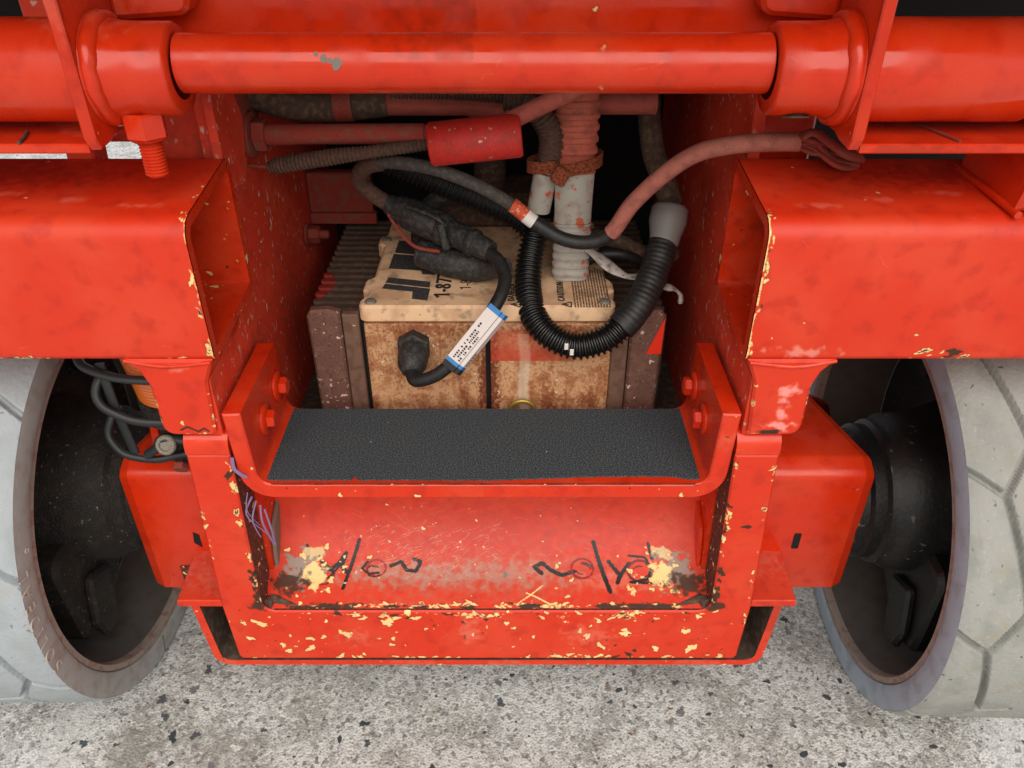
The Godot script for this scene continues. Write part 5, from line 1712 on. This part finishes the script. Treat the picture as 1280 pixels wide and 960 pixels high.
	# brown corrugated hose joined above
	var ho := thing("dusty_hose", "brown dusty corrugated hose curving down beside the ribbed duct into white end", "hose")
	var hm := MB.new()
	tube(hm, [V(0.022, 0.765, -0.238), V(0.042, 0.762, -0.236), V(0.060, 0.748, -0.235), V(0.072, 0.727, -0.236), V(0.0725, 0.703, -0.240), V(0.068, 0.684, -0.243)], corrugated(0.0118, 0.005, 0.0024), 18, 0.0009)
	part("ribbed_tube", hm, M["brown dusty hose"], ho)
	var hw := MB.new()
	tube(hw, [V(0.069, 0.688, -0.2425), V(0.066, 0.668, -0.245), V(0.061, 0.636, -0.246)], 0.0135, 18, 0.004)
	part("white_end", hw, M["white plastic"], ho)
	# ribbed duct
	var du := thing("ribbed_duct", "upright ribbed duct standing on charger lid, red sprayed top and white bottom", "duct")
	duct(du, 0.683, 0.90, "red sprayed ribs", "upper_ribs", 0.0128, 0.0012)
	duct(du, 0.6235, 0.683, "white plastic", "smooth_sleeve", 1.0, 0.0)
	duct(du, 0.5515, 0.6235, "white plastic", "lower_ribs", 0.0105, 0.0009)
	var st := thing("rusty_strap", "rusty brown band strapping the hose to the ribbed duct", "strap")
	var sm := MB.new()
	var n := 40
	var pv := []
	for k in n + 1:
		var t := TAU * k / n
		var x := 0.089 + cos(t) * 0.041
		var z := -0.246 + sin(t) * (0.025 if cos(t) > -0.2 else 0.020)
		var y := 0.688 + 0.16 * (x - 0.07) + (0.004 if x < 0.08 else 0.0)
		var o := V(cos(t), 0, sin(t)) * 0.0016
		var row := [V(x, y - 0.007, z), V(x, y + 0.007, z), V(x, y - 0.007, z) + o, V(x, y + 0.007, z) + o]
		if k:
			sm.quad(pv[2], row[2], row[3], pv[3], o)
			sm.quad(pv[0], row[0], row[1], pv[1], -o)
			sm.quad(pv[1], row[1], row[3], pv[3], Vector3.UP)
			sm.quad(pv[0], row[0], row[2], pv[2], Vector3.DOWN)
		pv = row
	part("band", sm, M["rusty strap"], st)
	var bu := MB.new()
	var bt := Transform3D(Basis(Vector3.BACK, -0.5), V(0.083, 0.686, -0.218))
	plate(bu, rect(-0.009, -0.010, 0.009, 0.010, 0.004), func(p: Vector2, d: float) -> Vector3: return bt * V(p.x, p.y, d), -0.004, 0.003, 0.0012)
	part("buckle", bu, M["rusty strap"], st)
	# braided cable on the left
	var br := thing("braided_cable", "pinkish brown braided cable stretched from left bay wall to the red canister", "cable")
	var bm := MB.new()
	tube(bm, [V(-0.238, 0.692, -0.230), V(-0.20, 0.7005, -0.223), V(-0.16, 0.7075, -0.22), V(-0.117, 0.713, -0.22), V(-0.057, 0.719, -0.230), V(-0.030, 0.722, -0.245)], func(l: float) -> float: return 0.0088 - 0.002 * smoothstep(0.07, 0.12, l) - 0.003 * smoothstep(0.012, 0.0, l) + 0.0006 * sin(l * 1400.0), 14, 0.0012)
	part("braid", bm, M["brown dusty hose"], br)
	var be := MB.new()
	tube(be, [V(-0.262, 0.694, -0.231), V(-0.236, 0.692, -0.230)], 0.0028, 8, 0.004, false)
	part("bare_wire", be, M["dusty red"], br)
	# braid and sleeve under the cross tube
	var ub := thing("braided_hose", "dark red braided hose just under the cross tube above the canister", "hose")
	var um := MB.new()
	tube(um, [V(-0.10, 0.772, -0.245), V(-0.039, 0.771, -0.245), V(0.005, 0.768, -0.247), V(0.026, 0.764, -0.25)], corrugated(0.0085, 0.0042, 0.0022), 14, 0.0009)
	part("braid", um, M["brown dusty hose"], ub)
	var rs := thing("sleeved_cable", "dull red sleeved cable rising from canister end behind the cross tube", "cable")
	var rm := MB.new()
	tube(rm, [V(0.024, 0.748, -0.205), V(0.040, 0.757, -0.200), V(0.064, 0.770, -0.195), V(0.092, 0.785, -0.190), V(0.13, 0.815, -0.19)], 0.0095, 14)
	part("sleeve", rm, M["pale dusty red"], rs)
	# dark corrugated hose behind
	var dk := thing("dark_hose", "black corrugated hose running behind the looped cable in the dark", "hose")
	var dm := MB.new()
	tube(dm, [V(-0.13, 0.668, -0.33), V(-0.089, 0.652, -0.33), V(-0.050, 0.634, -0.33), V(-0.010, 0.616, -0.33), V(0.030, 0.600, -0.322), V(0.05, 0.585, -0.318)], corrugated(0.0125, 0.0062, 0.0035), 16, 0.001)
	part("ribbed_tube", dm, M["black rubber"], dk)
	var vk := thing("brown_valve_block", "brown grimy block behind the connectors at the back of the bay", "valve block")
	var vm := MB.new()
	box(vm, V(-0.07, 0.5515, -0.47), V(0.06, 0.60, -0.39), 0.006)
	part("block", vm, M["brown grime"], vk)
	var v2 := MB.new()
	lathe(v2, [Vector2(0, 0.022), Vector2(0.05, 0.022), Vector2(0.055, 0.018), Vector2(0.055, 0)], V(0.0, 0.60, -0.43), Vector3.UP, 24)
	part("port", v2, M["brown grime"], vk)
	# hoses crossing low on the right
	var lh := thing("low_hose", "dark red hose lying behind the conduit fitting on the right", "hose")
	var lm := MB.new()
	tube(lm, [V(0.10, 0.572, -0.33), V(0.136, 0.577, -0.305), V(0.165, 0.578, -0.285), V(0.195, 0.568, -0.275), V(0.235, 0.56, -0.29)], 0.0095, 14)
	part("sheath", lm, M["brown grime"], lh)
	var l2 := MB.new()
	tube(l2, [V(0.118, 0.562, -0.262), V(0.14, 0.572, -0.262), V(0.165, 0.572, -0.262), V(0.19, 0.56, -0.268)], 0.0065, 12)
	part("thin_hose", l2, M["black rubber"], lh)
	# torn rag
	var rg := thing("torn_rag", "torn grey white rag strip trailing from duct foot to the right wall", "rag")
	var rgm := MB.new()
	tube(rgm, [V(0.118, 0.592, -0.236), V(0.130, 0.585, -0.230), V(0.148, 0.573, -0.222), V(0.165, 0.566, -0.216), V(0.180, 0.562, -0.222)], func(l: float) -> float: return 0.006 + 0.0045 * sin(l * 70.0) * sin(l * 33.0) + 0.003 * smoothstep(0.0, 0.05, l), 12, 0.002, true, 0.35)
	part("strip", rgm, M["grey dirty rag"], rg)
	var rg2 := MB.new()
	tube(rg2, [V(0.188, 0.562, -0.222), V(0.205, 0.553, -0.218), V(0.222, 0.550, -0.214), V(0.230, 0.543, -0.212), V(0.231, 0.534, -0.210)], func(l: float) -> float: return 0.0055 + 0.002 * sin(l * 260.0), 10, 0.002, true, 0.45)
	part("tail", rg2, M["grey dirty rag"], rg)
	# purple strands caught beside the left ear of the step
	var pu := thing("purple_strands", "purple shredded plastic strands caught between the step and left arm", "strands")
	for k in 5:
		var m := MB.new()
		var y := 0.405 - 0.006 * (k % 5)
		var x := -0.252 + 0.0035 * (k % 5)
		tube(m, [V(x, y + 0.01, -0.006), V(x + rng.randfn(0, 0.004), y - 0.008, 0.003 + 0.001 * (k % 3)), V(x + rng.randfn(0.004, 0.004), y - 0.03 - rng.randf() * 0.012, 0.002)], rng.randf_range(0.0007, 0.0016), 6, 0.003, true, 0.3)
		part("strand", m, M["purple strand"], pu)
	var tw := MB.new()
	tube(tw, [V(-0.2555, 0.470, 0.003), V(-0.2545, 0.458, 0.006), V(-0.249, 0.451, 0.007), V(-0.244, 0.446, 0.006)], 0.0022, 8, 0.002, true, 0.5)
	part("strand", tw, M["purple strand"], pu)

func duct(parent: Node3D, y0: float, y1: float, m: String, called: String, pitch: float, deep: float):
	var mb := MB.new()
	var sec := rounded(PackedVector2Array([Vector2(-1, -1), Vector2(1, -1), Vector2(1, 1), Vector2(-1, 1)]), 0.6, 6)
	var n := int((y1 - y0) / 0.0011)
	var prev := []
	var pr := 0.0
	for i in n + 1:
		var y := lerpf(y0, y1, float(i) / n)
		var grow := deep * (tanh(2.5 * sin(TAU * y / pitch)) if deep > 0 else 0.0)
		var rx := 0.0212 + 0.0025 * smoothstep(0.62, 0.75, y) + grow
		var rz := 0.015 + grow
		var row := []
		for p in sec: row.append(V(0.1005 + p.x * rx, y, -0.247 + p.y * rz))
		if i:
			for k in sec.size():
				var j := (k + 1) % sec.size()
				var na := V(sec[k].x, -(rx - pr) / ((y1 - y0) / n), sec[k].y * 1.2).normalized()
				var nb := V(sec[j].x, -(rx - pr) / ((y1 - y0) / n), sec[j].y * 1.2).normalized()
				mb.quad4(prev[k], prev[j], row[j], row[k], na, nb, nb, na)
		prev = row
		pr = rx
	var o := part(called, mb, M[m], parent)

# ------------------------------------------------------------------ beacon
func make_beacon():
	var b := thing("beacon_light", "amber beacon light in a dark wire cage between left beam and axle", "beacon light")
	var c := V(-0.345, 0.0, -0.105)
	var le := MB.new()
	var pf := [Vector2(0.478, 0.0), Vector2(0.478, 0.036)]
	for k in 24:
		pf.append(Vector2(0.482 + 0.0045 * k, 0.0405 + 0.0005 * k))
		pf.append(Vector2(0.4843 + 0.0045 * k, 0.0420 + 0.0005 * k))
	pf.append(Vector2(0.59, 0.05))
	lathe(le, pf, c, Vector3.UP, 48)
	part("lens", le, M["amber lens"], b)
	var ba := MB.new()
	lathe(ba, [Vector2(0.398, 0.0), Vector2(0.398, 0.03), Vector2(0.445, 0.030), Vector2(0.455, 0.043), Vector2(0.4775, 0.0435), Vector2(0.4775, 0.0)], c, Vector3.UP, 40)
	part("base", ba, M["dusty black plastic"], b)
	var rings := [
		[V(-0.436, 0.549, -0.09), V(-0.426, 0.543, -0.075), V(-0.413, 0.539, -0.060), V(-0.381, 0.533, -0.050), V(-0.345, 0.531, -0.047), V(-0.315, 0.531, -0.050), V(-0.292, 0.531, -0.07)],
		[V(-0.398, 0.527, -0.072), V(-0.405, 0.520, -0.062), V(-0.408, 0.508, -0.055), V(-0.404, 0.497, -0.051), V(-0.393, 0.488, -0.049), V(-0.371, 0.478, -0.048), V(-0.338, 0.474, -0.050), V(-0.300, 0.472, -0.06)],
		[V(-0.403, 0.475, -0.08), V(-0.412, 0.462, -0.073), V(-0.417, 0.448, -0.068), V(-0.414, 0.437, -0.064), V(-0.403, 0.424, -0.060), V(-0.385, 0.418, -0.059), V(-0.365, 0.416, -0.06), V(-0.343, 0.418, -0.065), V(-0.31, 0.418, -0.072)]]
	for r in rings:
		var m := MB.new()
		tube(m, r, 0.0052, 12, 0.003, true, 0.8)
		part("cage_ring", m, M["cage bar"], b)
	var bar := MB.new()
	tube(bar, [V(-0.397, 0.542, -0.062), V(-0.394, 0.495, -0.058), V(-0.391, 0.424, -0.062)], 0.0055, 12, 0.004, true, 0.5)
	part("cage_bar", bar, M["cage bar"], b)
	var bar2 := MB.new()
	tube(bar2, [V(-0.368, 0.545, -0.15), V(-0.366, 0.495, -0.15), V(-0.372, 0.40, -0.13)], 0.0055, 12, 0.004, true, 0.5)
	part("cage_bar", bar2, M["cage bar"], b)
	var wd := MB.new()
	plate(wd, PackedVector2Array([Vector2(-0.385, 0.40), Vector2(-0.372, 0.40), Vector2(-0.3715, 0.475), Vector2(-0.377, 0.47)]), xy, -0.092, -0.086, 0.001)
	part("red_tab", wd, M["red paint"], b)
	var cl := MB.new()
	tube(cl, [V(-0.375, 0.425, -0.058), V(-0.362, 0.435, -0.057), V(-0.355, 0.446, -0.058), V(-0.340, 0.445, -0.06), V(-0.315, 0.436, -0.065)], 0.0075, 12, 0.003, true, 0.7)
	part("clamp", cl, M["cage bar"], b)
	var bo := MB.new()
	lathe(bo, [Vector2(0, 0.0), Vector2(0, 0.011), Vector2(0.003, 0.0115), Vector2(0.005, 0.010), Vector2(0.005, 0.007), Vector2(0.0035, 0.006), Vector2(0.0035, 0.0)], V(-0.348, 0.4425, -0.053), V(0.0, 0.5, 1), 26)
	part("bolt_head", bo, M["zinc bolt"], b)
	var nt := MB.new()
	hex_head(nt, V(-0.345, 0.405, -0.066), V(0, -0.6, 1), 0.0095, 0.008)
	part("nut", nt, M["dusty red"], b)
